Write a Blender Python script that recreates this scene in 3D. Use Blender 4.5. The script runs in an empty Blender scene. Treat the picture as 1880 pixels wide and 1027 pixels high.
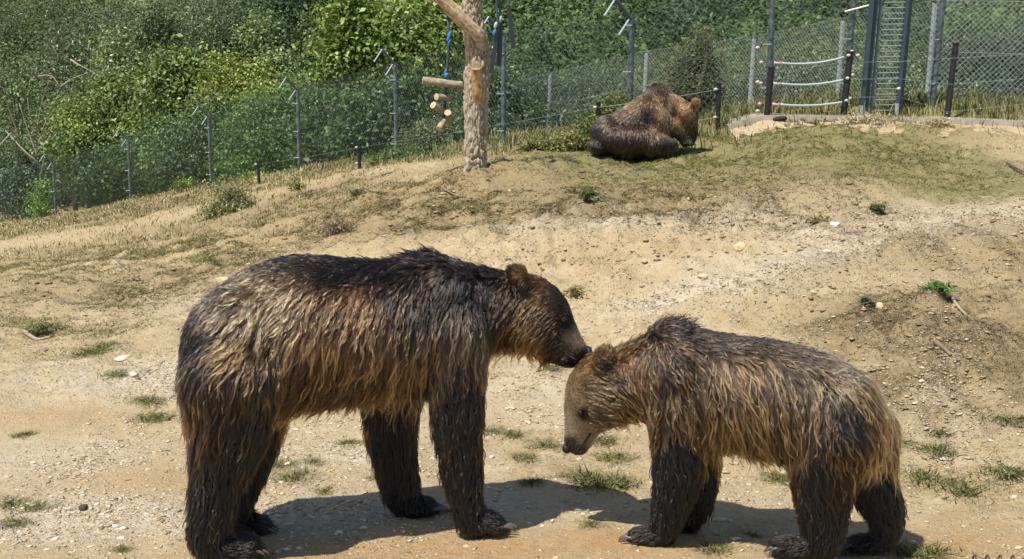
import bpy, bmesh, math, random
import numpy as np
from mathutils import Vector, Matrix, Quaternion
from mathutils.bvhtree import BVHTree
from mathutils.kdtree import KDTree

random.seed(7)
RNG = np.random.default_rng(11)
scene = bpy.context.scene
COL = scene.collection

# ------------------------------------------------------------------ camera
CAM_H, PITCH, FPX = 2.2, math.radians(9.0), 2400.0        # metres, radians, focal length in pixels of an 1880 px wide frame
cam_d = bpy.data.cameras.new('camera')
cam_d.sensor_width = 36.0
cam_d.lens = FPX * 36.0 / 1880.0
cam_d.clip_end = 2000.0
cam = bpy.data.objects.new('camera', cam_d)
cam.location = (0, 0, CAM_H)
cam.rotation_euler = (math.radians(90) - PITCH, 0, 0)
COL.objects.link(cam)
scene.camera = cam

# ------------------------------------------------------------------ sky and sun
SUN_TO = Vector((0.34, 0.38, -1.0)).normalized()          # the way the light travels
elev = math.asin(-SUN_TO.z)
world = bpy.data.worlds.new('World')
scene.world = world
world.use_nodes = True
wn = world.node_tree
bg = wn.nodes.get('Background') or wn.nodes.new('ShaderNodeBackground')
sky = wn.nodes.new('ShaderNodeTexSky')
sky.sky_type = 'NISHITA'
sky.sun_disc = False
sky.sun_elevation = elev
sky.sun_rotation = math.atan2(-SUN_TO.x, -SUN_TO.y)
wn.links.new(sky.outputs[0], bg.inputs[0])
bg.inputs[1].default_value = 0.11
sun_d = bpy.data.lights.new('sun', 'SUN')
sun_d.energy = 5.0
sun_d.angle = math.radians(0.53)
sun_d.color = (1.0, 0.955, 0.88)
sun = bpy.data.objects.new('sun', sun_d)
sun.rotation_euler = SUN_TO.to_track_quat('-Z', 'Y').to_euler()
sun.location = (-8, -6, 20)
COL.objects.link(sun)
vs = scene.view_settings
vs.view_transform = 'Standard'
vs.look = 'None'
vs.exposure = 0.32
vs.gamma = 1.0
vs.use_curve_mapping = False
scene.render.engine = 'CYCLES'
cy = scene.cycles
cy.use_denoising = True
cy.max_bounces = 6
cy.diffuse_bounces = 3
cy.glossy_bounces = 2
cy.transmission_bounces = 4
cy.transparent_max_bounces = 8
cy.caustics_reflective = False
cy.caustics_refractive = False
cy.use_adaptive_sampling = True
cy.adaptive_threshold = 0.015
try:
    scene.cycles_curves.shape = 'RIBBONS'
    scene.cycles_curves.subdivisions = 2
except Exception:
    pass

# ------------------------------------------------------------------ small maths
def ray(px, py):
    x = (np.asarray(px, float) - 940.0) / FPX
    u = -(np.asarray(py, float) - 513.5) / FPX
    cp, sp = math.cos(PITCH), math.sin(PITCH)
    return np.stack(np.broadcast_arrays(x, cp + u * sp, -sp + u * cp), -1)

def at(px, py, Y):
    d = ray(px, py)
    t = np.asarray(Y, float) / d[..., 1]
    return np.array([0, 0, CAM_H]) + d * t[..., None]

def _hash(*c):
    h = np.zeros(c[0].shape, np.uint64)
    for k, a in zip((374761393, 668265263, 2147483647, 1274126177), c):
        h = h + a.astype(np.int64).astype(np.uint64) * np.uint64(k)
    h = (h ^ (h >> np.uint64(13))) * np.uint64(1274126177)
    h = h ^ (h >> np.uint64(16))
    return (h & np.uint64(0xffffff)).astype(float) / float(0xffffff)

def vnoise(p, seed=0):
    """value noise, p (..., 2 or 3), 0..1"""
    p = np.asarray(p, float)
    i = np.floor(p).astype(np.int64)
    f = p - i
    f = f * f * (3 - 2 * f)
    n = p.shape[-1]
    out = 0
    for k in range(2 ** n):
        b = [(k >> j) & 1 for j in range(n)]
        w = 1
        for j in range(n):
            w = w * (f[..., j] if b[j] else 1 - f[..., j])
        s = np.full(p.shape[:-1], seed, np.int64)
        out = out + w * _hash(*[i[..., j] + b[j] for j in range(n)], s)
    return out

def fbm(p, oct=4, seed=0, gain=0.5):
    a, s, t = 1.0, 0.0, 0.0
    p = np.asarray(p, float)
    for o in range(oct):
        s = s + a * vnoise(p, seed + o)
        t += a
        p = p * 2.03 + 17.3
        a *= gain
    return s / t

def srgb(*c):
    c = np.asarray(c, float) / 255.0
    return np.where(c <= 0.04045, c / 12.92, ((c + 0.055) / 1.055) ** 2.4)

def unit(v):
    v = np.asarray(v, float)
    return v / np.maximum(np.linalg.norm(v, axis=-1, keepdims=True), 1e-9)

def catmull(P, n):
    """rows of P interpolated smoothly, n steps for each gap"""
    P = np.asarray(P, float)
    Q = np.vstack([2 * P[0] - P[1], P, 2 * P[-1] - P[-2]])
    out = []
    for i in range(len(P) - 1):
        a, b, c, d = Q[i], Q[i + 1], Q[i + 2], Q[i + 3]
        for k in range(n):
            t = k / n
            out.append(0.5 * (2 * b + (c - a) * t + (2 * a - 5 * b + 4 * c - d) * t * t + (3 * b - a - 3 * c + d) * t ** 3))
    out.append(P[-1])
    return np.array(out)

# ------------------------------------------------------------------ mesh and object helpers
def np_mesh(name, verts, faces, cols=None, smooth=False):
    """verts (N,3), faces (M,k) with the same k for all"""
    verts = np.ascontiguousarray(verts, np.float32)
    faces = np.ascontiguousarray(faces, np.int32)
    me = bpy.data.meshes.new(name)
    m, k = faces.shape
    me.vertices.add(len(verts)); me.vertices.foreach_set('co', verts.ravel())
    me.loops.add(m * k); me.loops.foreach_set('vertex_index', faces.ravel())
    me.polygons.add(m); me.polygons.foreach_set('loop_start', np.arange(0, m * k, k, dtype=np.int32))
    if smooth:
        me.polygons.foreach_set('use_smooth', np.ones(m, bool))
    me.update(calc_edges=True)
    if cols is not None:
        set_cols(me, cols)
    return me

def up_normals(me, N):
    me.normals_split_custom_set_from_vertices([tuple(n) for n in N])

def set_cols(me, cols, name='col'):
    cols = np.asarray(cols, np.float32)
    if cols.shape[1] == 3:
        cols = np.hstack([cols, np.ones((len(cols), 1), np.float32)])
    at_ = me.attributes.new(name, 'FLOAT_COLOR', 'POINT')
    at_.data.foreach_set('color', np.ascontiguousarray(cols).ravel())

BASE = {}
def thing(name, label, cat, loc=(0, 0, 0), group=None):
    o = bpy.data.objects.new(name, None)
    o.empty_display_size = 0.1
    o.location = Vector([float(c) for c in loc])
    COL.objects.link(o)
    BASE[o] = np.array([float(c) for c in loc])
    tag(o, label, cat, group)
    return o

def tag(o, label=None, cat=None, group=None, kind=None):
    if label: o['label'] = label
    if cat: o['category'] = cat
    if group: o['group'] = group
    if kind: o['kind'] = kind
    return o

def obj(name, me, mat, parent=None, kind=None):
    """a mesh whose vertices are world coordinates; under a thing they become relative to its base"""
    o = bpy.data.objects.new(name, me)
    COL.objects.link(o)
    if mat is not None and hasattr(me, 'materials'):
        for m in (mat if isinstance(mat, (list, tuple)) else [mat]):
            me.materials.append(m)
    if parent is not None:
        root = parent
        while root.parent is not None: root = root.parent
        b = BASE[root]
        me.transform(Matrix.Translation((-b[0], -b[1], -b[2])))
        o.parent = parent
    if kind: o['kind'] = kind
    return o

def single(name, me, mat, label, cat, group=None, kind=None):
    """a thing that is one mesh: origin moved to its base"""
    n = len(me.vertices)
    co = np.empty(n * 3, np.float32); me.vertices.foreach_get('co', co); co = co.reshape(-1, 3)
    b = np.array([(co[:, 0].min() + co[:, 0].max()) / 2, (co[:, 1].min() + co[:, 1].max()) / 2, co[:, 2].min()])
    me.transform(Matrix.Translation((-b[0], -b[1], -b[2])))
    o = bpy.data.objects.new(name, me); COL.objects.link(o); o.location = Vector([float(c) for c in b])
    if mat is not None: me.materials.append(mat)
    return tag(o, label, cat, group, kind)

class MB:
    def __init__(self): self.v, self.f, self.c, self.n = [], [], [], 0
    def add(self, v, f, col=None):
        v = np.asarray(v, float)
        self.v.append(v); self.f += [tuple(int(i) + self.n for i in q) for q in f]; self.n += len(v)
        if col is not None: self.c.append(np.broadcast_to(np.asarray(col, float), (len(v), 3)))
        return self
    def box(self, c, sx, sy, sz, ax=None, col=None):
        """centre, full sizes, optional 3 axes rows"""
        A = np.eye(3) if ax is None else np.asarray(ax, float)
        s = np.array([[x, y, z] for x in (-.5, .5) for y in (-.5, .5) for z in (-.5, .5)]) * [sx, sy, sz]
        return self.add(np.asarray(c, float) + s @ A, [(0, 1, 3, 2), (4, 6, 7, 5), (0, 4, 5, 1), (2, 3, 7, 6), (0, 2, 6, 4), (1, 5, 7, 3)], col)
    def tube(self, pts, rad, sides=6, cap=True, col=None, squash=None):
        v, f = tube_np(pts, rad, sides, cap)
        return self.add(v, f, col)
    def mesh(self, name, smooth=False):
        me = bpy.data.meshes.new(name)
        me.from_pydata([tuple(p) for p in np.vstack(self.v)], [], self.f)
        if smooth:
            me.polygons.foreach_set('use_smooth', np.ones(len(me.polygons), bool))
        me.update()
        if self.c and sum(len(c) for c in self.c) == self.n: set_cols(me, np.vstack(self.c))
        return me

def frames(P):
    P = np.asarray(P, float)
    T = np.gradient(P, axis=0) if len(P) > 2 else np.repeat((P[1] - P[0])[None], 2, 0)
    T = unit(T)
    ref = np.array([0, 0, 1.0]) if abs(T[0][2]) < 0.9 else np.array([1.0, 0, 0])
    N = [unit(np.cross(T[0], ref))]
    for i in range(1, len(P)):
        n = N[-1] - T[i] * np.dot(N[-1], T[i])
        N.append(unit(n))
    N = np.array(N)
    return T, N, np.cross(T, N)

def tube_np(pts, rad, sides=6, cap=True):
    P = np.asarray(pts, float)
    R = np.broadcast_to(np.asarray(rad, float), (len(P),))
    T, N, B = frames(P)
    a = np.arange(sides) * 2 * math.pi / sides
    V = P[:, None] + R[:, None, None] * (np.cos(a)[None, :, None] * N[:, None] + np.sin(a)[None, :, None] * B[:, None])
    V = V.reshape(-1, 3)
    F = []
    for i in range(len(P) - 1):
        for k in range(sides):
            k2 = (k + 1) % sides
            F.append((i * sides + k, i * sides + k2, (i + 1) * sides + k2, (i + 1) * sides + k))
    if cap:
        F.append(tuple(range(sides))[::-1]); F.append(tuple(range((len(P) - 1) * sides, len(P) * sides)))
    return V, F

def copy_tree(o, parent=None, label=None):
    c = o.copy(); COL.objects.link(c); c.parent = parent
    if label: c['label'] = label
    for ch in list(o.children): copy_tree(ch, c)
    return c

# ------------------------------------------------------------------ materials
def nodes_of(name):
    m = bpy.data.materials.new(name); m.use_nodes = True
    nt = m.node_tree
    b = nt.nodes.get('Principled BSDF')
    return m, nt, b

def simple(name, col, rough=0.6, metal=0.0, noise=0.0, scale=20.0, bump=0.0, col2=None, spec=0.5):
    m, nt, b = nodes_of(name)
    b.inputs['Base Color'].default_value = (*col, 1)
    b.inputs['Roughness'].default_value = rough
    b.inputs['Metallic'].default_value = metal
    b.inputs['Specular IOR Level'].default_value = spec
    if noise or bump:
        tc = nt.nodes.new('ShaderNodeTexCoord')
        nz = nt.nodes.new('ShaderNodeTexNoise'); nz.inputs['Scale'].default_value = scale; nz.inputs['Detail'].default_value = 5
        nt.links.new(tc.outputs['Object'], nz.inputs['Vector'])
        if noise:
            rp = nt.nodes.new('ShaderNodeValToRGB')
            c2 = col2 if col2 is not None else [c * (1 - noise) for c in col]
            rp.color_ramp.elements[0].position = 0.3; rp.color_ramp.elements[1].position = 0.7
            rp.color_ramp.elements[0].color = (*c2, 1); rp.color_ramp.elements[1].color = (*col, 1)
            nt.links.new(nz.outputs[0], rp.inputs[0]); nt.links.new(rp.outputs[0], b.inputs['Base Color'])
        if bump:
            bp = nt.nodes.new('ShaderNodeBump'); bp.inputs['Strength'].default_value = bump; bp.inputs['Distance'].default_value = 0.01
            nt.links.new(nz.outputs[0], bp.inputs['Height']); nt.links.new(bp.outputs[0], b.inputs['Normal'])
    return m

def attr_mat(name, rough=0.8, bump=0.0, scale=60.0, spec=0.3, trans=0.0, noise=0.0):
    """base colour from the mesh's own 'col' attribute"""
    m, nt, b = nodes_of(name)
    at_ = nt.nodes.new('ShaderNodeAttribute'); at_.attribute_name = 'col'
    colsock = at_.outputs['Color']
    b.inputs['Roughness'].default_value = rough
    b.inputs['Specular IOR Level'].default_value = spec
    if noise or bump:
        tc = nt.nodes.new('ShaderNodeTexCoord')
        nz = nt.nodes.new('ShaderNodeTexNoise'); nz.inputs['Scale'].default_value = scale; nz.inputs['Detail'].default_value = 6
        nt.links.new(tc.outputs['Object'], nz.inputs['Vector'])
        if noise:
            mr = nt.nodes.new('ShaderNodeMapRange'); mr.inputs[1].default_value = 0.3; mr.inputs[2].default_value = 0.7
            mr.inputs[3].default_value = 1 - noise; mr.inputs[4].default_value = 1 + noise * 0.6
            vm = nt.nodes.new('ShaderNodeVectorMath'); vm.operation = 'SCALE'
            nt.links.new(nz.outputs[0], mr.inputs[0]); nt.links.new(colsock, vm.inputs[0]); nt.links.new(mr.outputs[0], vm.inputs['Scale'])
            colsock = vm.outputs[0]
        if bump:
            bp = nt.nodes.new('ShaderNodeBump'); bp.inputs['Strength'].default_value = bump; bp.inputs['Distance'].default_value = 0.01
            nt.links.new(nz.outputs[0], bp.inputs['Height']); nt.links.new(bp.outputs[0], b.inputs['Normal'])
    nt.links.new(colsock, b.inputs['Base Color'])
    if trans > 0:
        tr = nt.nodes.new('ShaderNodeBsdfTranslucent'); mx = nt.nodes.new('ShaderNodeMixShader')
        g = nt.nodes.new('ShaderNodeVectorMath'); g.operation = 'MULTIPLY'; g.inputs[1].default_value = (1.3, 1.35, 0.6)
        nt.links.new(colsock, g.inputs[0]); nt.links.new(g.outputs[0], tr.inputs[0])
        mx.inputs[0].default_value = trans
        out = nt.nodes.get('Material Output')
        nt.links.new(b.outputs[0], mx.inputs[1]); nt.links.new(tr.outputs[0], mx.inputs[2]); nt.links.new(mx.outputs[0], out.inputs[0])
    return m

# ================================================================== THE GROUND
CTRL = [(x, y, 0.0) for x in (-6, -3, -1, 1, 3, 6) for y in (2.0, 4.5, 5.6, 6.4)]
def cpx(px, py, Y):
    p = at(px, py, Y); CTRL.append((p[0], p[1], p[2]))
for a in [(60, 800, 7.75), (500, 800, 7.7), (940, 800, 7.6), (1400, 800, 7.5), (1750, 800, 7.35),
          (100, 650, 9.8), (500, 650, 9.6), (940, 650, 9.2), (1400, 650, 8.6), (1750, 650, 8.0), (1880, 560, 8.9),
          (100, 520, 13.5), (500, 520, 12.2), (1000, 520, 11.0), (1450, 490, 10.8), (1880, 440, 11.2), (1200, 580, 9.9),
          (60, 458, 21), (60, 426, 33), (170, 408, 33), (80, 412, 40), (300, 440, 19), (500, 420, 16.5), (700, 400, 15), (1000, 400, 13.7), (1400, 380, 13.3), (1800, 345, 14.3),
          (860, 325, 16), (1180, 287, 17.5), (1400, 300, 16.2), (1650, 270, 16.8), (1880, 262, 17.2), (1600, 228, 18.8), (1350, 236, 18.6),
          (300, 395, 29), (500, 350, 23.5), (700, 318, 20.5), (1000, 290, 18.5)]:
    cpx(*a)
INNER = [(103, 402, 47.0), (240, 370, 43.0), (388, 341, 38.0), (550, 311, 33.0), (728, 290, 28.0), (925, 275, 23.4)]
for a in INNER: cpx(*a)
INNER_R = [(1155, 252, 20.3), (1410, 208, 19.9), (1550, 207, 19.8), (1710, 206, 19.7), (1960, 205, 19.6)]
for a in INNER_R: cpx(*a)
OUTER = [(850, 275, 34.0), (1005, 252, 31.0), (1180, 226, 28.4), (1375, 206, 25.8), (1535, 205, 23.2), (1700, 204, 21.0), (1990, 203, 20.6)]
for a in OUTER[:4]: cpx(*a)
CTRL += [(-26, 62, -4.5), (-12, 60, -4.0), (0, 50, -3.0), (12, 45, -2.0), (24, 40, -0.5), (34, 60, 1.5), (-24, 52, -4.2), (-34, 40, -4.2), (-16, 34, -2.2), (-22, 24, -2.2),
         (-11, 16, -0.5), (-12, 8, -0.1), (9, 9, 0.6), (14, 14, 1.3), (18, 20, 1.6), (26, 26, 1.2)]
for x in (-70, -35, 0, 35, 70):
    CTRL += [(x, 80, -2.0 + 0.04 * x), (x * 1.3, 110, 6.0 + 0.04 * x), (x * 1.7, 150, 17.0), (x * 2.5, 230, 42.0), (x * 4, 330, 60.0)]
CTRL += [(-60, 10, -1), (60, 10, 2), (-60, -10, 0), (60, -10, 0), (0, -12, 0)]
CTRL = np.array(CTRL)
_c2 = 1.2 ** 2
def _k(d2): return -np.sqrt(d2 + _c2)
_n = len(CTRL)
_A = np.zeros((_n + 3, _n + 3))
_d = ((CTRL[:, None, :2] - CTRL[None, :, :2]) ** 2).sum(-1)
_A[:_n, :_n] = _k(_d) + np.eye(_n) * 0.02
_A[:_n, _n:] = np.c_[np.ones(_n), CTRL[:, :2]]; _A[_n:, :_n] = _A[:_n, _n:].T
_W = np.linalg.solve(_A, np.r_[CTRL[:, 2], 0, 0, 0])

def zsmooth(x, y):
    x = np.asarray(x, float); y = np.asarray(y, float)
    sh = x.shape; x = x.ravel(); y = y.ravel(); out = np.empty(len(x))
    for s in range(0, len(x), 20000):
        xx, yy = x[s:s + 20000], y[s:s + 20000]
        d2 = (xx[:, None] - CTRL[None, :, 0]) ** 2 + (yy[:, None] - CTRL[None, :, 1]) ** 2
        out[s:s + 20000] = _k(d2) @ _W[:_n] + _W[_n] + _W[_n + 1] * xx + _W[_n + 2] * yy
    return out.reshape(sh)

# the lip of the sunken track that climbs to the right, as ground points
LIP = None
def lip_dist(x, y):
    d = np.full(np.shape(x), 9.0); sd = np.zeros(np.shape(x))
    for (ax, ay), (bx, by) in zip(LIP[:-1], LIP[1:]):
        t = np.clip(((x - ax) * (bx - ax) + (y - ay) * (by - ay)) / ((bx - ax) ** 2 + (by - ay) ** 2), 0, 1)
        dx, dy = x - (ax + t * (bx - ax)), y - (ay + t * (by - ay))
        r = np.hypot(dx, dy); m = r < d
        d = np.where(m, r, d); sd = np.where(m, np.sign(dy), sd)
    return d * np.where(sd == 0, 1, sd)

def zfun(x, y):
    x = np.asarray(x, float); y = np.asarray(y, float)
    p = np.stack([x, y], -1)
    far = np.clip((y - 7.0) / 6.0, 0, 1)
    z = zsmooth(x, y)
    z = z + (fbm(p * 0.55, 4, 3) - 0.5) * 0.30 * far
    bank = np.exp(-((x - 3.1) / 1.6) ** 2 - ((y - 8.4) / 1.5) ** 2) + 0.7 * np.exp(-((x - 0.8) / 2.5) ** 2 - ((y - 12) / 2.0) ** 2)
    if LIP is not None:
        s = lip_dist(x, y) + (fbm(p * 2.3, 3, 77) - .5) * .5
        z = z + .13 * np.exp(-(np.minimum(s, 0) / .45) ** 2) * (s < 0) + .13 * np.exp(-(np.maximum(s, 0) / .10) ** 2) * (s >= 0)
    z = z + (fbm(p * 3.1, 3, 21) - 0.5) * (0.028 + 0.20 * bank + 0.13 * far)
    z = z + np.abs(fbm(p * 6.3, 3, 63) - 0.5) * (0.018 + 0.15 * bank + 0.09 * far)
    z = z + (fbm(p * 11.0, 3, 9) - 0.5) * (0.022 + 0.03 * far)
    return z

_ty = np.concatenate([np.arange(4.5, 12, 0.03), np.arange(12, 60, 0.1)])
def G(px, py):
    """the point of the ground under a pixel of the photograph"""
    P = at(np.full(_ty.shape, float(px)), np.full(_ty.shape, float(py)), _ty)
    below = P[:, 2] < zsmooth(P[:, 0], P[:, 1])
    i = int(np.argmax(below)) if below.any() else len(_ty) - 1
    x, y = P[i, 0], P[i, 1]
    return np.array([x, y, float(zfun(np.array([x]), np.array([y]))[0])])

LIP = [tuple(G(*q)[:2]) for q in ((1150, 640), (1300, 570), (1450, 522), (1610, 484), (1760, 445), (1920, 412))]

def gauss_sum(x, y, anchors):
    s = np.zeros(np.shape(x))
    for (px, py, rx, ry, a) in anchors:
        g = G(px, py)
        s = s + a * np.exp(-((x - g[0]) / rx) ** 2 - ((y - g[1]) / ry) ** 2)
    return s

# where short turf, dry straw, sparse dry weeds and pale gravel lie (place in the photo, radii in metres, strength)
TURF = [(1420, 204, 1.2, 1.6, .8), (1520, 203, 1.2, 1.6, .8), (1630, 203, 1.2, 1.6, .8), (1740, 203, 1.2, 1.6, .8), (1860, 203, 1.3, 1.6, .8), (940, 270, 1.2, 2.5, 1), (1020, 262, 1.2, 2.5, 1), (1080, 254, 1.2, 2.0, 1), (1300, 228, 1.2, 2.0, 1), (880, 282, 1.0, 2.0, .7), (1120, 305, 1.4, 1.5, 1), (1250, 295, 1.3, 1.6, 1), (1380, 285, 1.4, 1.8, 1), (1520, 280, 1.3, 1.8, 1), (1650, 285, 1.2, 1.3, .9), (1790, 325, .8, 1.1, 1.2),
        (1730, 350, .5, .7, 1), (1000, 290, 1.2, 1.5, .6), (1400, 245, 2.0, .9, .9), (1200, 350, 1.2, 1.2, .35), (1000, 350, 1.3, 1.2, .3), (1330, 330, 1.3, 1.0, .5)]
STRAW = [(-120, 425, 5, 6, 1), (-260, 430, 6, 7, 1), (30, 425, 4, 5, 1), (140, 405, 3.5, 5, 1.1), (260, 385, 3, 5, 1.1), (380, 360, 2.5, 4.5, 1.1), (500, 340, 2.2, 4, 1), (600, 320, 2, 3.5, 1), (700, 305, 1.6, 2.5, .9),
         (790, 295, 1.2, 1.8, .8), (960, 285, 1.0, 1.2, .6), (60, 470, 2.0, 2.5, .7), (250, 450, 1.5, 2.0, .5), (420, 410, 1.5, 2, .9), (560, 385, 1.2, 1.6, .6)]
SPARSE = [(560, 370, 1.2, 1.2, .7), (700, 370, 1.4, 1.2, .7), (830, 375, 1.3, 1.1, .8), (980, 370, 1.3, 1.0, .8), (1120, 365, 1.2, .9, .7), (1300, 370, 1.3, .9, .6),
          (800, 430, .8, .7, .7), (900, 410, .9, .7, .6), (620, 420, .7, .8, .6), (1560, 400, .9, .8, .6), (1450, 340, 1.2, .8, .5), (140, 540, 1.3, 1.2, .5), (330, 510, .8, .9, .5), (400, 490, .7, .7, .7)]
BANKW = [(1560, 580, .45, .4, 1), (1650, 590, .5, .5, 1), (1740, 570, .5, .5, 1), (1840, 560, .5, .6, 1), (1640, 650, .5, .5, .8), (1760, 660, .5, .5, .8), (1850, 690, .45, .5, .7), (1600, 720, .4, .4, .6), (1880, 500, .5, .6, .8),
         (1480, 530, .5, .4, .3), (1650, 480, 1, .5, .5), (1800, 440, 1, .6, .5)]
GRAVEL = [(1250, 560, .5, .4, 1), (1400, 515, .6, .35, 1.1), (1550, 475, .7, .35, 1.1), (1720, 425, .8, .4, 1.1), (1120, 400, .9, .7, 1), (1000, 420, .8, .5, .8), (850, 425, .6, .4, .7), (1300, 390, 1.1, .6, .7), (1500, 410, 1.2, .7, .6), (1700, 420, 1.2, .7, .9), (1830, 380, .9, .8, .9), (1350, 520, .8, .8, .5),
          (420, 680, .6, .6, .9), (200, 700, .8, .7, .7), (100, 850, .6, .5, .8), (60, 960, .4, .4, .9), (240, 960, .4, .35, .8), (620, 840, .5, .5, .8), (580, 950, .6, .4, .9), (1000, 720, .5, .6, .6),
          (1700, 740, .5, .5, .7), (1380, 900, .4, .4, .4), (940, 940, .4, .3, .5), (300, 560, .8, .8, .5)]
OCHRE = [(120, 760, .5, .35, .8), (260, 880, .6, .3, 1), (560, 900, .5, .3, .6), (700, 1010, .9, .25, 1.2), (1080, 1000, .7, .25, 1), (1780, 1000, .5, .3, .9), (1350, 870, .5, .4, .5),
         (600, 430, .8, .6, .7), (1250, 440, .8, .6, .6), (950, 330, 1.2, .5, .9), (1500, 320, 1.0, .6, .7), (1750, 235, 1.4, .8, 1.1), (800, 345, .9, .4, .8)]

def build_terrain():
    def axis(fine0, fine1, st, lo, hi, grow):
        a = list(np.arange(fine0, fine1 + 1e-6, st))
        s, x = st, fine1
        while x < hi: s *= grow; x += s; a.append(x)
        s, x = st, fine0
        while x > lo: s *= grow; x -= s; a.insert(0, x)
        return np.array(a)
    xs = axis(-3.2, 3.8, 0.036, -260, 260, 1.038)
    ys = axis(5.0, 10.5, 0.036, -15, 340, 1.020)
    X, Y = np.meshgrid(xs, ys, indexing='xy')
    x, y = X.ravel(), Y.ravel()
    z = zfun(x, y)
    ny, nx = X.shape
    i = np.arange(nx * ny).reshape(ny, nx)
    F = np.stack([i[:-1, :-1], i[:-1, 1:], i[1:, 1:], i[1:, :-1]], -1).reshape(-1, 4)
    p = np.stack([x, y], -1)
    j = 0.5 + fbm(p * 1.7, 4, 31)
    m = np.stack([np.clip(gauss_sum(x, y, TURF) * j, 0, 1),
                  np.clip((gauss_sum(x, y, STRAW) + 1.0 * gauss_sum(x, y, SPARSE) + gauss_sum(x, y, BANKW)) * j, 0, 1),
                  np.clip(gauss_sum(x, y, GRAVEL) * j, 0, 1), np.clip(gauss_sum(x, y, OCHRE) * j, 0, 1)], -1)
    wood = np.clip((y - (33 + 0.0 * x)) / 8 - np.clip(-x * .9, 0, 30) / 8, 0, 1)
    me = np_mesh('ground', np.stack([x, y, z], -1), F, smooth=True)
    set_cols(me, m, 'cover')
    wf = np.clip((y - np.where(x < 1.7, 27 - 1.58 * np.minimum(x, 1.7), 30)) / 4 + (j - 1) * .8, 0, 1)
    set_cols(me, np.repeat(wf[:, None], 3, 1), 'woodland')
    return me

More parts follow.
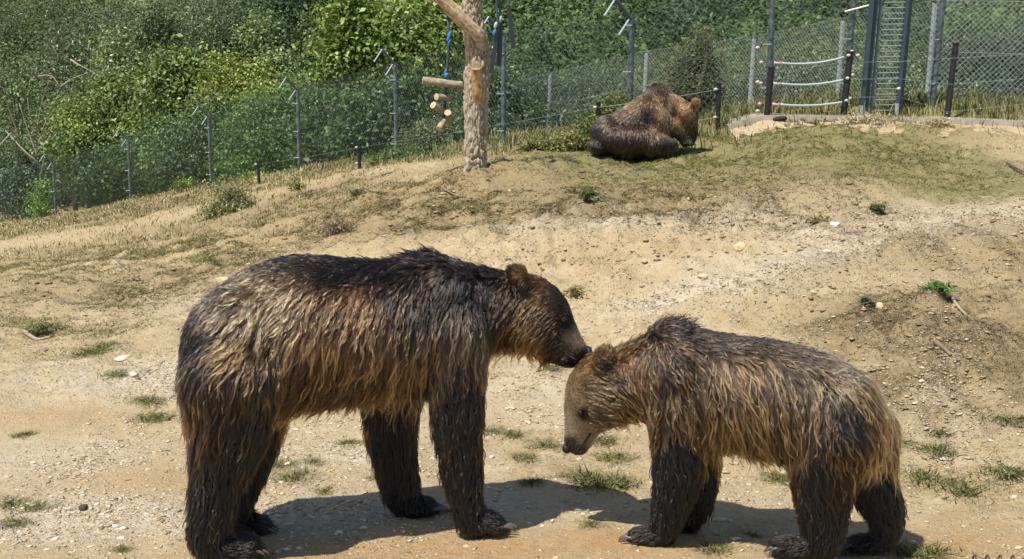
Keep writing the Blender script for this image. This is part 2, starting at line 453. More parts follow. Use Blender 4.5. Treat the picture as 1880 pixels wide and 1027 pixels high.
def ground_material():
    m, nt, b = nodes_of('sandy_ground')
    N, L = nt.nodes, nt.links
    tc = N.new('ShaderNodeTexCoord')
    def noise(scale, det=6, rough=0.6, dist=0.0):
        n = N.new('ShaderNodeTexNoise'); n.inputs['Scale'].default_value = scale; n.inputs['Detail'].default_value = det
        n.inputs['Roughness'].default_value = rough; n.inputs['Distortion'].default_value = dist
        L.new(tc.outputs['Object'], n.inputs['Vector']); return n.outputs[0]
    def ramp(s, p0, p1, c0=(0, 0, 0), c1=(1, 1, 1)):
        r = N.new('ShaderNodeValToRGB'); e = r.color_ramp.elements
        e[0].position, e[1].position = p0, p1; e[0].color, e[1].color = (*c0, 1), (*c1, 1)
        L.new(s, r.inputs[0]); return r.outputs[0]
    def mix(f, a, c, mode='MIX'):
        x = N.new('ShaderNodeMix'); x.data_type = 'RGBA'; x.blend_type = mode
        if isinstance(f, float): x.inputs[0].default_value = f
        else: L.new(f, x.inputs[0])
        for k, s in ((6, a), (7, c)):
            if isinstance(s, tuple): x.inputs[k].default_value = (*s, 1)
            else: L.new(s, x.inputs[k])
        return x.outputs[2]
    def math_(op, a, c):
        x = N.new('ShaderNodeMath'); x.operation = op
        for k, s in ((0, a), (1, c)):
            if isinstance(s, float): x.inputs[k].default_value = s
            else: L.new(s, x.inputs[k])
        return x.outputs[0]
    cov = N.new('ShaderNodeAttribute'); cov.attribute_name = 'cover'
    sp = N.new('ShaderNodeSeparateColor'); L.new(cov.outputs['Color'], sp.inputs[0])
    turf, dry, grav, och = sp.outputs[0], sp.outputs[1], sp.outputs[2], cov.outputs['Alpha']
    n_big, n_mid, n_fine, n_grit = noise(0.8), noise(4.5), noise(26, 8, 0.7), noise(120, 4, 0.7)
    c = ramp(n_big, 0.3, 0.7, (0.40, 0.29, 0.15), (0.50, 0.38, 0.21))
    c = mix(ramp(n_mid, 0.42, 0.68), c, (0.57, 0.45, 0.285))
    c = mix(math_('MULTIPLY', och, ramp(n_mid, 0.25, 0.6)), c, (0.45, 0.27, 0.11))
    c = mix(math_('MULTIPLY', ramp(n_fine, 0.5, 0.72), 0.75), c, (0.25, 0.17, 0.09))
    c = mix(math_('MULTIPLY', ramp(n_grit, 0.52, 0.66), 0.45), c, (0.58, 0.47, 0.31))
    # small stones
    hs = None
    for sc_, thr in ((42.0, 0.70), (85.0, 0.62)):
        vor = N.new('ShaderNodeTexVoronoi'); vor.inputs['Scale'].default_value = sc_; vor.inputs['Randomness'].default_value = 1.0
        L.new(tc.outputs['Object'], vor.inputs['Vector'])
        vc = N.new('ShaderNodeSeparateColor'); L.new(vor.outputs['Color'], vc.inputs[0])
        pres = math_('GREATER_THAN', math_('ADD', vc.outputs[0], math_('MULTIPLY', grav, 0.35)), thr + 0.12)
        shape = ramp(vor.outputs['Distance'], 0.28, 0.42, (1, 1, 1), (0, 0, 0))
        st = math_('MULTIPLY', pres, shape)
        sc2 = ramp(vc.outputs[1], 0.0, 1.0, (0.40, 0.30, 0.18), (0.66, 0.57, 0.43))
        c = mix(st, c, sc2)
        hs = st if hs is None else math_('ADD', hs, math_('MULTIPLY', st, 0.5))
    c = mix(math_('MULTIPLY', grav, ramp(n_fine, 0.4, 0.65)), c, (0.70, 0.63, 0.50))
    tg = ramp(n_fine, 0.3, 0.7, (0.165, 0.152, 0.06), (0.30, 0.262, 0.125))
    c = mix(math_('MULTIPLY', turf, ramp(n_mid, 0.2, 0.45)), c, tg)
    dg = ramp(n_fine, 0.3, 0.7, (0.21, 0.155, 0.085), (0.40, 0.30, 0.17))
    c = mix(math_('MULTIPLY', dry, ramp(n_mid, 0.25, 0.55)), c, dg)
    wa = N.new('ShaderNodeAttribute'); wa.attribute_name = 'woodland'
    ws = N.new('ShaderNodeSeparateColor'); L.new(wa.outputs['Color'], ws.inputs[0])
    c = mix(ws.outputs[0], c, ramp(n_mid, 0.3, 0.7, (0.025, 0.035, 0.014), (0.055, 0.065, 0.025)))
    L.new(c, b.inputs['Base Color'])
    b.inputs['Roughness'].default_value = 0.95
    b.inputs['Specular IOR Level'].default_value = 0.15
    h = math_('ADD', math_('MULTIPLY', n_fine, 1.0), math_('ADD', math_('MULTIPLY', n_grit, 0.35), math_('MULTIPLY', hs, 0.30)))
    bp = N.new('ShaderNodeBump'); bp.inputs['Strength'].default_value = 0.9; bp.inputs['Distance'].default_value = 0.035
    L.new(h, bp.inputs['Height']); L.new(bp.outputs[0], b.inputs['Normal'])
    return m

ground = obj('ground', build_terrain(), ground_material())
ground['kind'] = 'structure'
ground['label'] = 'dry sandy slope with limestone grit, worn paths and patches of turf'

# ================================================================== FENCES, LADDER, GATE
M_GREENWIRE = simple('green_coated_wire', (0.085, 0.125, 0.115), 0.5)
M_GREYWIRE = simple('galvanised_wire', (0.34, 0.385, 0.38), 0.45, 0.3)
M_POST = simple('mottled_blue_grey_post', (0.15, 0.185, 0.205), 0.55, 0.2, 0.75, 9.0, 0.3, (0.025, 0.04, 0.045))  # dark and pale blotches mixed over the posts at random
M_PALEPOST = simple('galvanised_post', (0.50, 0.54, 0.56), 0.5, 0.3, 0.35, 22.0)
M_ARM = simple('dark_fence_arm', (0.05, 0.065, 0.07), 0.5)
M_BAR = simple('pale_fence_bar', (0.38, 0.43, 0.46), 0.4)
M_BLACK = simple('black_plastic_post', (0.012, 0.012, 0.014), 0.55, 0.0, 0.0, 30.0, 0.2)
M_STEEL = simple('dark_blue_steel', (0.055, 0.085, 0.11), 0.45, 0.3, 0.3, 12.0)
M_RUNG = simple('greenish_steel_rung', (0.20, 0.26, 0.27), 0.45, 0.2)
M_INSUL = simple('cream_insulator', (0.52, 0.51, 0.42), 0.4)
M_PINK = simple('pale_pink_handle', (0.46, 0.33, 0.31), 0.45)
M_CLEAR = simple('milky_tube', (0.42, 0.46, 0.46), 0.25)
M_CONC = simple('pale_concrete', (0.33, 0.29, 0.225), 0.9, 0.0, 0.3, 9.0, 0.4)

def base_pt(px, py, Y):
    p = at(px, py, Y); p[2] = float(zfun(np.array([p[0]]), np.array([p[1]]))[0]); return p

def mesh_panel(a, b, ha, hb, pitch, r):
    """two sets of slanting wires between posts a and b; ha, hb heights there"""
    L = float(np.linalg.norm((b - a)[:2])); H = (ha + hb) / 2
    a2, b2 = a + [0, 0, 0.04], b + [0, 0, 0.04]
    nseg = max(1, int(L / 1.2))
    gx = np.linspace(0, 1, nseg + 1)
    gp = a2[None] * (1 - gx[:, None]) + b2[None] * gx[:, None]
    gz = zfun(gp[:, 0], gp[:, 1]) - gp[:, 2]
    gz[0] = gz[-1] = 0
    def pos(s, h):
        t = s / L; p = a2 * (1 - t) + b2 * t
        lift = np.interp(t, gx, gz) * (1 - h / H)
        return p + np.array([0, 0, lift + h / H * (ha * (1 - t) + hb * t)])
    d = unit(np.cross(b - a, [0, 0, 1.0]))
    mb = MB()
    for sgn in (1, -1):
        for k in np.arange(-H + pitch * 0.3, L + H, pitch):
            pts = []
            for h in np.linspace(0, H, 4):
                s = k + sgn * h if sgn > 0 else k + h * -1 + H * 0
                pts.append((s, h))
            (s0, h0), (s1, h1) = pts[0], pts[-1]
            lo, hi = 0.0, 1.0
            ds = s1 - s0
            t_a, t_b = (0 - s0) / ds, (L - s0) / ds
            lo, hi = max(lo, min(t_a, t_b)), min(hi, max(t_a, t_b))
            if hi - lo < 0.02: continue
            off = d * (0.004 * sgn)
            P = [pos(s0 + ds * t, h1 * t) + off for t in np.linspace(lo, hi, 3)]
            mb.tube(P, r, 3, False)
    for h in (0.0, H * 0.5, H):
        mb.tube([pos(s, h) for s in np.linspace(0, L, nseg + 1)], r * 1.3, 3, False)
    return mb.mesh('wire_mesh')

def lean(base, h, dx=0.0):
    return np.array([base, base + [dx * 0.5, 0, h * 0.5], base + [dx, 0, h]])

f_in = thing('chain_link_fence', 'tall green chain-link fence on blue-grey posts with angled tops running uphill', 'fence', base_pt(728, 290, 28))
fence_pts = [(base_pt(-420, 470, 63.0), 2.0, 0), (base_pt(-270, 450, 57.5), 2.0, 0), (base_pt(-140, 425, 52.0), 2.0, 0)] + [(base_pt(*a), 2.02, 0) for a in INNER] + [(base_pt(*a), h, dx) for a, h, dx in zip(INNER_R, (1.78, 2.1, 2.1, 2.1, 2.1), (0.02, 0.02, 0.10, 0.12, .12))]
for i, (p, h, dx) in enumerate(fence_pts):
    po = obj('post', MB().tube(lean(p - [0, 0, 0.1], h + 0.1, dx), 0.045, 10).mesh('post', False), M_POST, f_in)
    top = p + [dx, 0, h]
    if i <= 9:
        tip = top + [-0.26, -0.10, 0.30]
        ax = unit(tip - top)
        obj('arm', MB().tube([top - ax * 0.02, tip], 0.035, 6).mesh('arm'), M_ARM, po)
        for q in (tip + [0, 0, 0.02], top + (tip - top) * 0.12):
            obj('bar', MB().tube([q, q + [-0.17, -0.06, -0.26]], 0.017, 6).mesh('bar'), M_BAR, po)
    elif i == 11:
        q = p + [0.06, -0.05, 1.35 + 0.1]
        obj('bar', MB().tube([q + [-.12, 0, -.05], q + [0.22, -0.1, 0.04]], 0.015, 6).mesh('bar'), M_INSUL, po)
    for hh in (0.35, 1.0, 1.7):
        obj('clip', MB().tube([p + [dx * hh / h - 0.13, -0.05, hh], p + [dx * hh / h, -0.05, hh]], 0.006, 5).mesh('clip'), M_BAR, po)
for (a, ha, da), (b, hb, db) in zip(fence_pts[:-1], fence_pts[1:]):
    obj('wire_mesh', mesh_panel(a + [0, -0.05, 0], b + [0, -0.05, 0], ha, hb, 0.115, 0.0027), M_GREENWIRE, f_in, 'stuff')

f_out = thing('chain_link_fence', 'lower silver chain-link fence with pale posts behind the resting bear', 'fence', base_pt(1375, 206, 25.8))
out_pts = [base_pt(*a) for a in OUTER]
hs_out = [1.42, 1.45, 1.45, 1.45, 1.52, 1.58, 1.62]
for p, h in zip(out_pts, hs_out):
    obj('post', MB().tube(lean(p - [0, 0, 0.1], h + 0.1, 0.06), 0.04, 10).mesh('post'), M_PALEPOST, f_out)
for k in range(len(out_pts) - 1):
    obj('wire_mesh', mesh_panel(out_pts[k] + [0, -0.05, 0], out_pts[k + 1] + [0, -0.05, 0], hs_out[k], hs_out[k + 1], 0.085, 0.0030), M_GREYWIRE, f_out, 'stuff')

# electric fence: short black posts, thin wires, cream insulators
def elpost(px, pyb, pyt, Y, dx=0.0, r=0.032, parent=None):
    b = base_pt(px, pyb, Y); h = (pyb - pyt) * Y / FPX
    po = obj('post', MB().tube([b - [0, 0, 0.1], b + [dx * .5, 0, h * .5], b + [dx, 0, h]], r, 10).mesh('post'), M_BLACK, parent)
    obj('cap', MB().tube([b + [dx, 0, h], b + [dx, 0, h + 0.02]], r * 1.25, 10).mesh('cap'), M_BLACK, po)
    for q in (0.15, 0.55, 0.9):
        c = b + [dx * q, 0, h * q]
        obj('band', MB().tube([c - [0, 0, 0.012], c + [0, 0, 0.012]], r * 1.2, 10).mesh('band'), M_BLACK, po)
    return po, b, h

def knob(c, r, parent, mat=None, ax=(1, 0, 0.15)):
    a = unit(np.array(ax, float))
    t = np.linspace(-1, 1, 7)
    P = np.asarray(c)[None] + t[:, None] * a[None] * r * 1.3
    obj('insulator', MB().tube(P, r * np.sqrt(np.maximum(0.06, 1 - t ** 2)), 8).mesh('insulator', True), mat or M_INSUL, parent)

el = thing('electric_fence', 'thin electric wires on short black posts along the foot of the tall fence', 'fence', base_pt(660, 302, 25))
E = [(475, 331, 290, 29.5, 0), (660, 302, 254, 25.0, 0), (1098, 256, 181, 18.9, 0), (1318, 232, 148, 18.7, 0)]
eps = []
for a in E:
    po, b, h = elpost(a[0], a[1], a[2], a[3], a[4], 0.034, el)
    eps.append((b, h))
    for q in (0.3, 0.9): knob(b + [-0.05, -0.04, h * q], 0.022, po)
for (b0, h0), (b1, h1) in zip(eps[:-1], eps[1:]):
    for q in (0.3, 0.9):
        obj('wire', MB().tube([b0 + [0, -.04, h0 * q], (b0 + b1) / 2 + [0, -.04, (h0 + h1) / 2 * q - .02], b1 + [0, -.04, h1 * q]], 0.0017, 4, False).mesh('wire'), M_GREYWIRE, el)
el2 = thing('electric_fence', 'electric wire run with cream knobs from the tubed gate past the ladder', 'fence', base_pt(1743, 210, 18.9))
po, b4, h4 = elpost(1738, 211, 73, 18.9, 0.08, 0.042, el2)
for q in (0.12, 0.48, 0.82):
    pts = [at(1552, 190 - 92 * q, 18.95), at(1650, 189 - 92 * q, 18.9) , b4 + [0.08 * q, -0.05, h4 * q], at(1900, 205 - 130 * q, 18.8)]
    obj('wire', MB().tube(pts, 0.0018, 4, False).mesh('wire'), M_GREYWIRE, el2)
for (px, py, Y) in [(1650, 163, 18.85), (1565, 138, 18.9), (1560, 181, 18.9), (1575, 102, 18.9), (1564, 95, 18.9), (1391, 88, 18.95), (1391, 151, 18.95), (1391, 204, 18.95)]:
    knob(at(px, py, Y), 0.024, el2)

gate = thing('spring_gate', 'gate opening closed by three sagging milky tubes between two black posts', 'gate', base_pt(1410, 212, 18.9))
elpost(1407, 212, 110, 18.9, 0.05, 0.045, gate)
elpost(1548, 209, 95, 18.9, 0.07, 0.045, gate)
for (x0, y0, x1, y1, sg) in [(1420, 116, 1550, 105, 6), (1419, 154, 1548, 147, 5), (1417, 192, 1546, 188, 4)]:
    t = np.linspace(0, 1, 17)
    P = at(x0 + 14 + (x1 - x0 - 14) * t, y0 + (y1 - y0) * t + sg * 4 * t * (1 - t), np.full(17, 18.83))
    tb = obj('tube', MB().tube(P, 0.016, 8).mesh('tube', True), M_CLEAR, gate)
    hp = at(np.array([x0 + 1, x0 + 15.]), np.array([y0, y0 + 1.]), np.array([18.83, 18.83]))
    obj('handle', MB().tube([hp[0], hp[0] * .5 + hp[1] * .5, hp[1]], [0.028, 0.018, 0.029], 10).mesh('handle', True), M_PINK, gate)
    knob(at(x0 - 22, y0 - 1, 18.85), 0.024, gate, M_PINK)
    knob(at(x1 + 8, y1 - 3, 18.85), 0.022, gate)

# ladder-like climbing frame of dark steel
lad = thing('steel_ladder', 'dark steel ladder frame with close thin rungs beside the tubed gate', 'ladder', base_pt(1620, 209, 19.1))
lb = base_pt(1590, 209, 19.1); rb = base_pt(1646, 209, 19.1)
LH = 2.7
def rail(b, dx, w, d, nm):
    c = b + [dx / 2, 0, LH / 2 - 0.05]
    z = unit([dx, 0, LH]); x = unit(np.cross([0, 1, 0], z))
    obj('rail', MB().box(c, w, d, LH + 0.1, [x, [0, 1, 0], z]).mesh('rail'), M_STEEL, lad)
rail(lb + [-0.075, -0.02, 0], 0.13, 0.055, 0.07, 'l'); rail(lb + [0.0, 0.03, 0], 0.13, 0.06, 0.05, 'l2'); rail(lb + [0.055, -0.03, 0], 0.13, 0.02, 0.09, 'l3')
rail(rb + [-0.01, -0.02, 0], 0.13, 0.05, 0.07, 'r'); rail(rb + [0.06, 0.04, 0], 0.13, 0.045, 0.05, 'r2')
for k in range(35):
    h = 0.03 + k * 0.0765
    a = lb + [0.06 + 0.13 * h / LH, -0.03, h]; b = rb + [-0.03 + 0.13 * h / LH, -0.03, h]; b[2] = a[2] + 0.006
    obj('rung', MB().tube([a, b], 0.010, 6).mesh('rung'), M_RUNG, lad)
for b_, dx in ((lb, -.09), (rb, -.02)):
    obj('foot_plate', MB().box(b_ + [dx, -0.06, 0.08], 0.05, 0.03, 0.2).mesh('foot_plate'), M_PALEPOST, lad)

# low concrete kerb under the fence
kerb_px = [(1338, 231, 18.55), (1372, 219, 18.65), (1400, 213, 18.7), (1500, 213, 18.65), (1600, 214, 18.6), (1700, 216, 18.5), (1800, 220, 18.4), (1900, 224, 18.3), (2000, 228, 18.2)]
kb = MB()
K = np.array([at(*a) for a in kerb_px])
top_f = K; top_b = K + [0, 0.75, 0.012]; bot_f = K + [0, -0.05, -0.16]; bot_b = K + [0, 0.8, -0.2]
n = len(K)
V = np.vstack([top_f, top_b, bot_f, bot_b])
F = []
for i in range(n - 1):
    F += [(i, i + 1, n + i + 1, n + i), (2 * n + i, 2 * n + i + 1, i + 1, i), (n + i, n + i + 1, 3 * n + i + 1, 3 * n + i), (3 * n + i, 3 * n + i + 1, 2 * n + i + 1, 2 * n + i)]
F += [(0, n, 3 * n, 2 * n), (n - 1, 3 * n - 1, 4 * n - 1, 2 * n - 1)]
kb.add(V, F)
single('concrete_kerb', kb.mesh('concrete_kerb'), M_CONC, 'pale concrete kerb under the tubed gate and ladder', 'kerb')
# bank of pale sand banked up against the kerb
sb = MB()
nb = 40
tt = np.linspace(0, 1, nb)
xs_ = np.interp(tt, np.linspace(0, 1, n), K[:, 0]); zs_ = np.interp(tt, np.linspace(0, 1, n), K[:, 2]); ys_ = np.interp(tt, np.linspace(0, 1, n), K[:, 1])
rows = 7
V = []
for r_ in range(rows):
    q = r_ / (rows - 1)
    yy = ys_ - 0.02 - q * (0.75 + 0.5 * vnoise(np.stack([xs_ * 2.1, xs_ * 0], -1), 5))
    gz = zfun(xs_, yy) - 0.02
    top = zs_ - 0.05 - 0.05 * vnoise(np.stack([xs_ * 3, np.full(nb, 7.)], -1), 6)
    zz = np.maximum(gz, top + (gz - top) * (1 - (1 - q) ** 1.6) + (vnoise(np.stack([xs_ * 6, yy * 6], -1), 8) - .5) * .04 * (q < .95))
    V.append(np.stack([xs_, yy, zz], -1))
V = np.array(V).reshape(-1, 3)
ii = np.arange(rows * nb).reshape(rows, nb)
F = np.stack([ii[:-1, :-1], ii[1:, :-1], ii[1:, 1:], ii[:-1, 1:]], -1).reshape(-1, 4)
o = obj('sand_bank', np_mesh('sand_bank', V, F, smooth=True), simple('pale_sand', (0.44, 0.35, 0.225), 0.95, 0, 0.35, 5.0, 1.0, (0.34, 0.23, 0.115)))
o['kind'] = 'structure'

# ================================================================== BARE CLIMBING TREE
M_BARK = attr_mat('grey_brown_bark', 0.95, 0.7, 45.0, 0.1, 0, 0.35)
M_WOOD = attr_mat('bare_tan_wood', 0.8, 0.6, 22.0, 0.2, 0, 0.5)
M_LOGWOOD = simple('weathered_log', (0.40, 0.33, 0.225), 0.85, 0, 0.4, 18.0, 0.6, (0.20, 0.155, 0.105))
M_LOGEND = simple('sawn_log_end', (0.55, 0.43, 0.27), 0.85, 0, 0.25, 40.0, 0.2)
M_ROPE = simple('dark_rope', (0.04, 0.07, 0.09), 0.8)
M_BLUE = simple('blue_rope_knot', (0.03, 0.17, 0.42), 0.6)
M_STRAP = simple('dark_rubber_strap', (0.022, 0.028, 0.036), 0.35)

def bark_tube(pts, rad, sides, amp, cellx, cellz, colA, colB, seed, flat_end=False):
    P = np.asarray(pts); T, N, B = frames(P)
    a = np.arange(sides) * 2 * math.pi / sides
    s = np.r_[0, np.cumsum(np.linalg.norm(np.diff(P, axis=0), axis=1))]
    A, S = np.meshgrid(a, s)
    R0 = np.asarray(rad)[:, None]
    cx, cy_, cz = np.cos(A) * R0 / cellx, np.sin(A) * R0 / cellx, S / cellz
    # worley cells drawn out lengthwise: plates with cracks between them
    p = np.stack([cx, cy_, cz], -1)
    p = p + (np.stack([vnoise(p * 0.9, seed), vnoise(p * 0.9, seed + 1), vnoise(p * .9, seed + 2)], -1) - .5) * 0.9
    i0 = np.floor(p).astype(np.int64)
    d1 = np.full(A.shape, 9.0); d2 = np.full(A.shape, 9.0); idv = np.zeros(A.shape)
    for dx in (-1, 0, 1):
        for dy in (-1, 0, 1):
            for dz in (-1, 0, 1):
                c = i0 + [dx, dy, dz]
                q = [c[..., 0], c[..., 1], c[..., 2]]
                fp = np.stack([_hash(*q, np.full(A.shape, seed + k)) for k in (11, 12, 13)], -1)
                d = np.linalg.norm(c + fp - p, axis=-1)
                nd1 = d < d1
                d2 = np.where(nd1, d1, np.minimum(d2, d)); idv = np.where(nd1, fp[..., 0], idv); d1 = np.minimum(d1, d)
    edge = np.clip((d2 - d1) / 0.28, 0, 1)
    R = R0 + amp * (edge ** 0.7 - 0.6) + amp * 0.9 * (idv - 0.5) + (fbm(np.stack([cx, cy_, cz], -1) * 0.35, 3, seed + 20) - 0.5) * R0 * 0.22
    V = P[:, None] + R[..., None] * (np.cos(A)[..., None] * N[:, None] + np.sin(A)[..., None] * B[:, None])
    n, k = V.shape[:2]
    ii = np.arange(n * k).reshape(n, k); j2 = np.roll(ii, -1, 1)
    F = np.stack([ii[:-1], j2[:-1], j2[1:], ii[1:]], -1).reshape(-1, 4)
    mixv = (0.55 * edge + 0.45 * idv)[..., None]
    C = np.asarray(colA) * (1 - mixv) + np.asarray(colB) * mixv
    V = V.reshape(-1, 3); C = C.reshape(-1, 3)
    # close the end
    V = np.vstack([V, P[-1], P[0]]); C = np.vstack([C, colB, colA])
    e = len(V)
    capf = np.array([(ii[-1, q], j2[-1, q], e - 2, e - 2) for q in range(k)])
    me = bpy.data.meshes.new('t')
    return V, F, C, [(int(ii[-1, q]), int(j2[-1, q]), e - 2) for q in range(k)]

def bark_mesh(name, *a, **k):
    V, F, C, caps = bark_tube(*a, **k)
    me = bpy.data.meshes.new(name)
    me.from_pydata([tuple(v) for v in V], [], [tuple(int(q) for q in f) for f in F] + caps)
    me.polygons.foreach_set('use_smooth', np.ones(len(me.polygons), bool)); me.update()
    set_cols(me, C)
    return me

TY = 16.0
tb = base_pt(872, 325, TY)
dt = thing('dead_tree', 'bare climbing trunk with rough bark and a pale debarked limb', 'tree', tb)
path = np.array([(872, 334, 21.5), (872, 318, 20.5), (872, 290, 19.5), (873, 250, 19.5), (874, 205, 21), (876, 165, 21.5), (878, 125, 21), (875, 95, 21), (869, 65, 19.5), (867, 30, 18.5), (868, 0, 18), (866, -60, 16), (862, -140, 13), (858, -220, 9)], float)
cp = catmull(path, 12)
P = at(cp[:, 0], cp[:, 1], np.full(len(cp), TY)); P[:, 2] += tb[2] - at(872, 325, TY)[2]
DZ = tb[2] - at(872, 325, TY)[2]
obj('trunk', bark_mesh('trunk', P, cp[:, 2] * TY / FPX, 96, 0.026, 0.036, 0.10, (0.20, 0.15, 0.10), (0.52, 0.435, 0.315), 40), M_BARK, dt)
def limb(name, pts, Ys, amp, colA, colB, mat, sides=28, seed=60, n=12):
    c = catmull(np.c_[np.array(pts, float), np.array(Ys, float)], n)
    P = at(c[:, 0], c[:, 1], c[:, 3]); P[:, 2] += DZ
    return obj(name, bark_mesh(name, P, c[:, 2] * TY / FPX, sides, amp, 0.03, 0.30, colA, colB, seed), mat, dt)
lb_ = limb('limb', [(886, 108, 8), (881, 86, 12), (866, 70, 12.5), (843, 50, 12), (820, 25, 11), (800, -2, 10.5), (786, -40, 9.5), (775, -90, 8)], [15.92, 15.86, 15.82, 15.78, 15.75, 15.72, 15.7, 15.7], 0.006, (0.30, 0.20, 0.115), (0.54, 0.41, 0.26), M_WOOD, 28, 61)
lb2 = limb('limb', [(868, 66, 12), (845, 40, 9.5), (820, 22, 9), (795, 10, 8.5), (778, 8, 8)], [16.05, 16.12, 16.2, 16.25, 16.3], 0.005, (0.33, 0.24, 0.15), (0.50, 0.38, 0.25), M_WOOD, 20, 62)
limb('limb', [(866, -50, 12), (890, -75, 11), (920, -88, 9), (950, -96, 7)], [16, 15.8, 15.65, 15.55], 0.005, (0.33, 0.24, 0.15), (0.48, 0.37, 0.24), M_WOOD, 20, 63)
stub = limb('cut_branch', [(878, 205, 7), (877, 190, 9), (875, 165, 9), (874.5, 150, 9), (874.5, 141, 9)], [15.90, 15.84, 15.80, 15.77, 15.74], 0.003, (0.42, 0.24, 0.11), (0.58, 0.36, 0.18), M_WOOD, 20, 64)
pc = at(874.5, 140.5, 15.738) + [0, 0, DZ]
ang = np.arange(18) * 2 * math.pi / 18
ring = pc + np.c_[np.cos(ang) * 0.056, -0.006 - np.sin(ang) * 0.012, np.sin(ang) * 0.05]
obj('cut_face', MB().add(np.vstack([ring, pc + [0, -0.008, 0.0]]), [(i, (i + 1) % 18, 18) for i in range(18)]).mesh('cut_face'), M_LOGEND, stub)
def log_at(x0, y0, x1, y1, r, Y0, Y1, parent):
    a, b = at(x0, y0, Y0), at(x1, y1, Y1)
    n = 9; t = np.linspace(0, 1, n)[:, None]
    P = a * (1 - t) + b * t
    rr = r * TY / FPX * (1 + 0.08 * (vnoise(np.c_[t * 7, t * 0 + x0], 3) - .5) * 2)
    lg = obj('log', MB().tube(P, rr, 14, False).mesh('log', True), M_LOGWOOD, parent)
    T, N, B = frames(P)
    for e, s in ((0, -1), (-1, 1)):
        an = np.arange(14) * 2 * math.pi / 14
        R = P[e] + rr[e] * (np.cos(an)[:, None] * N[e] + np.sin(an)[:, None] * B[e])
        obj('cut_end', MB().add(np.vstack([R, P[e] + T[e] * s * .004]), [(i, (i + 1) % 14, 14) for i in range(14)]).mesh('cut_end'), M_LOGEND, lg)
sw = thing('log_swing', 'short logs strung on a dark rope with blue knots hanging from a limb', 'swing', base_pt(818, 300, 16.25))
rp = [(822, 24), (824, 60), (823, 100), (820, 140), (818, 170), (816, 200), (813, 232)]
obj('rope', MB().tube([at(x, y, 16.22) for x, y in rp], 0.017, 8).mesh('rope', True), M_ROPE, sw)
for (x, y, r, h) in [(823, 24, .045, .04), (824.5, 68, .026, .07), (825.5, 77, .022, .045), (819.5, 139, .03, .035), (818, 133, .018, .04)]:
    c = at(x, y, 16.2); t = np.linspace(-1, 1, 7)
    a3 = np.array([0.25, 0, 1.0])
    obj('knot', MB().tube(c + t[:, None] * a3 * h, r * np.sqrt(np.maximum(.1, 1 - t ** 2)) * (1 + .2 * np.sin(t * 9)), 9).mesh('knot', True), M_BLUE, sw)
log_at(776, 148, 853, 158, 7.5, 16.15, 16.22, sw)
log_at(801, 178, 830, 181, 6, 16.12, 16.3, sw)
log_at(795, 193, 824, 212, 6.5, 16.1, 16.3, sw)
log_at(822, 207, 825, 226, 6, 16.15, 16.35, sw)
log_at(806, 237, 815, 222, 6, 16.1, 16.2, sw)

def strap(pts, w, Y, label, knots=(), rope_to=None):
    b = at(pts[-1][0], pts[-1][1], Y)
    th = thing('rubber_strap', label, 'strap', b, 'straps hanging from the bare tree')
    c = catmull(np.array(pts, float), 8)
    P = at(c[:, 0], c[:, 1], np.full(len(c), Y))
    mb = MB()
    hw = w / 2 * Y / FPX
    V = []
    for p in P:
        for dx, dy in ((-hw, -.012), (hw, -.012), (hw, .012), (-hw, .012)): V.append(p + [dx, dy, 0])
    F = []
    for i in range(len(P) - 1):
        for k in range(4): F.append((i * 4 + k, i * 4 + (k + 1) % 4, i * 4 + 4 + (k + 1) % 4, i * 4 + 4 + k))
    F += [(0, 1, 2, 3), tuple(len(P) * 4 - q for q in (1, 2, 3, 4))]
    obj('strap', mb.add(V, F).mesh('strap'), M_STRAP, th)
    if rope_to:
        obj('rope', MB().tube([at(pts[0][0], pts[0][1] + 2, Y), at(*rope_to, Y)], 0.014, 6).mesh('rope'), M_ROPE, th)
    for (x, y, m) in knots:
        q = at(x, y, Y - 0.03); t = np.linspace(-1, 1, 5)
        obj('knot', MB().tube(q + t[:, None] * np.array([.3, 0, 1]) * .04, .022 * np.sqrt(np.maximum(.15, 1 - t ** 2)), 8).mesh('knot', True), m, th)
    return th
strap([(914, 44), (911, 70), (907, 100), (902, 134)], 8, 15.60, 'slanting dark rubber strap tied with a pale knot beside the trunk', [(908, 60, M_BLUE), (910, 47, M_BAR)], (906, -85))
strap([(918, 36), (918, 70), (917, 100), (916, 122)], 9, 15.66, 'straight dark rubber strap with a pale top edge hanging near the trunk', [(918.5, 36, M_BAR)], (916, -85))
strap([(934, 10), (937, 40), (941, 70), (942, 88), (938, 90)], 8, 15.55, 'curved dark rubber strap hanging apart from the other two', [], (937, -90))

# ================================================================== THE BEARS
def hair_material():
    m = bpy.data.materials.new('wet_fur'); m.use_nodes = True
    nt = m.node_tree; nt.nodes.remove(nt.nodes['Principled BSDF'])
    at_ = nt.nodes.new('ShaderNodeAttribute'); at_.attribute_name = 'col'
    h = nt.nodes.new('ShaderNodeBsdfHairPrincipled')
    h.model = 'CHIANG'; h.parametrization = 'COLOR'
    h.inputs['Roughness'].default_value = 0.30
    h.inputs['Radial Roughness'].default_value = 0.65
    h.inputs['Random Roughness'].default_value = 0.2
    h.inputs['Coat'].default_value = 0.0
    nt.links.new(at_.outputs['Color'], h.inputs['Color'])
    nt.links.new(h.outputs[0], nt.nodes['Material Output'].inputs[0])
    return m
M_FUR = hair_material()
M_SKIN = attr_mat('dense_underfur', 0.9, 0.4, 180.0, 0.15)
M_EYE = simple('dark_eye', (0.012, 0.008, 0.006), 0.08)
M_NOSE = simple('wet_black_nose', (0.018, 0.016, 0.016), 0.30, 0, 0.3, 120, 0.5)
M_CLAW = simple('dark_claw', (0.13, 0.105, 0.085), 0.35, 0, 0.3, 60)

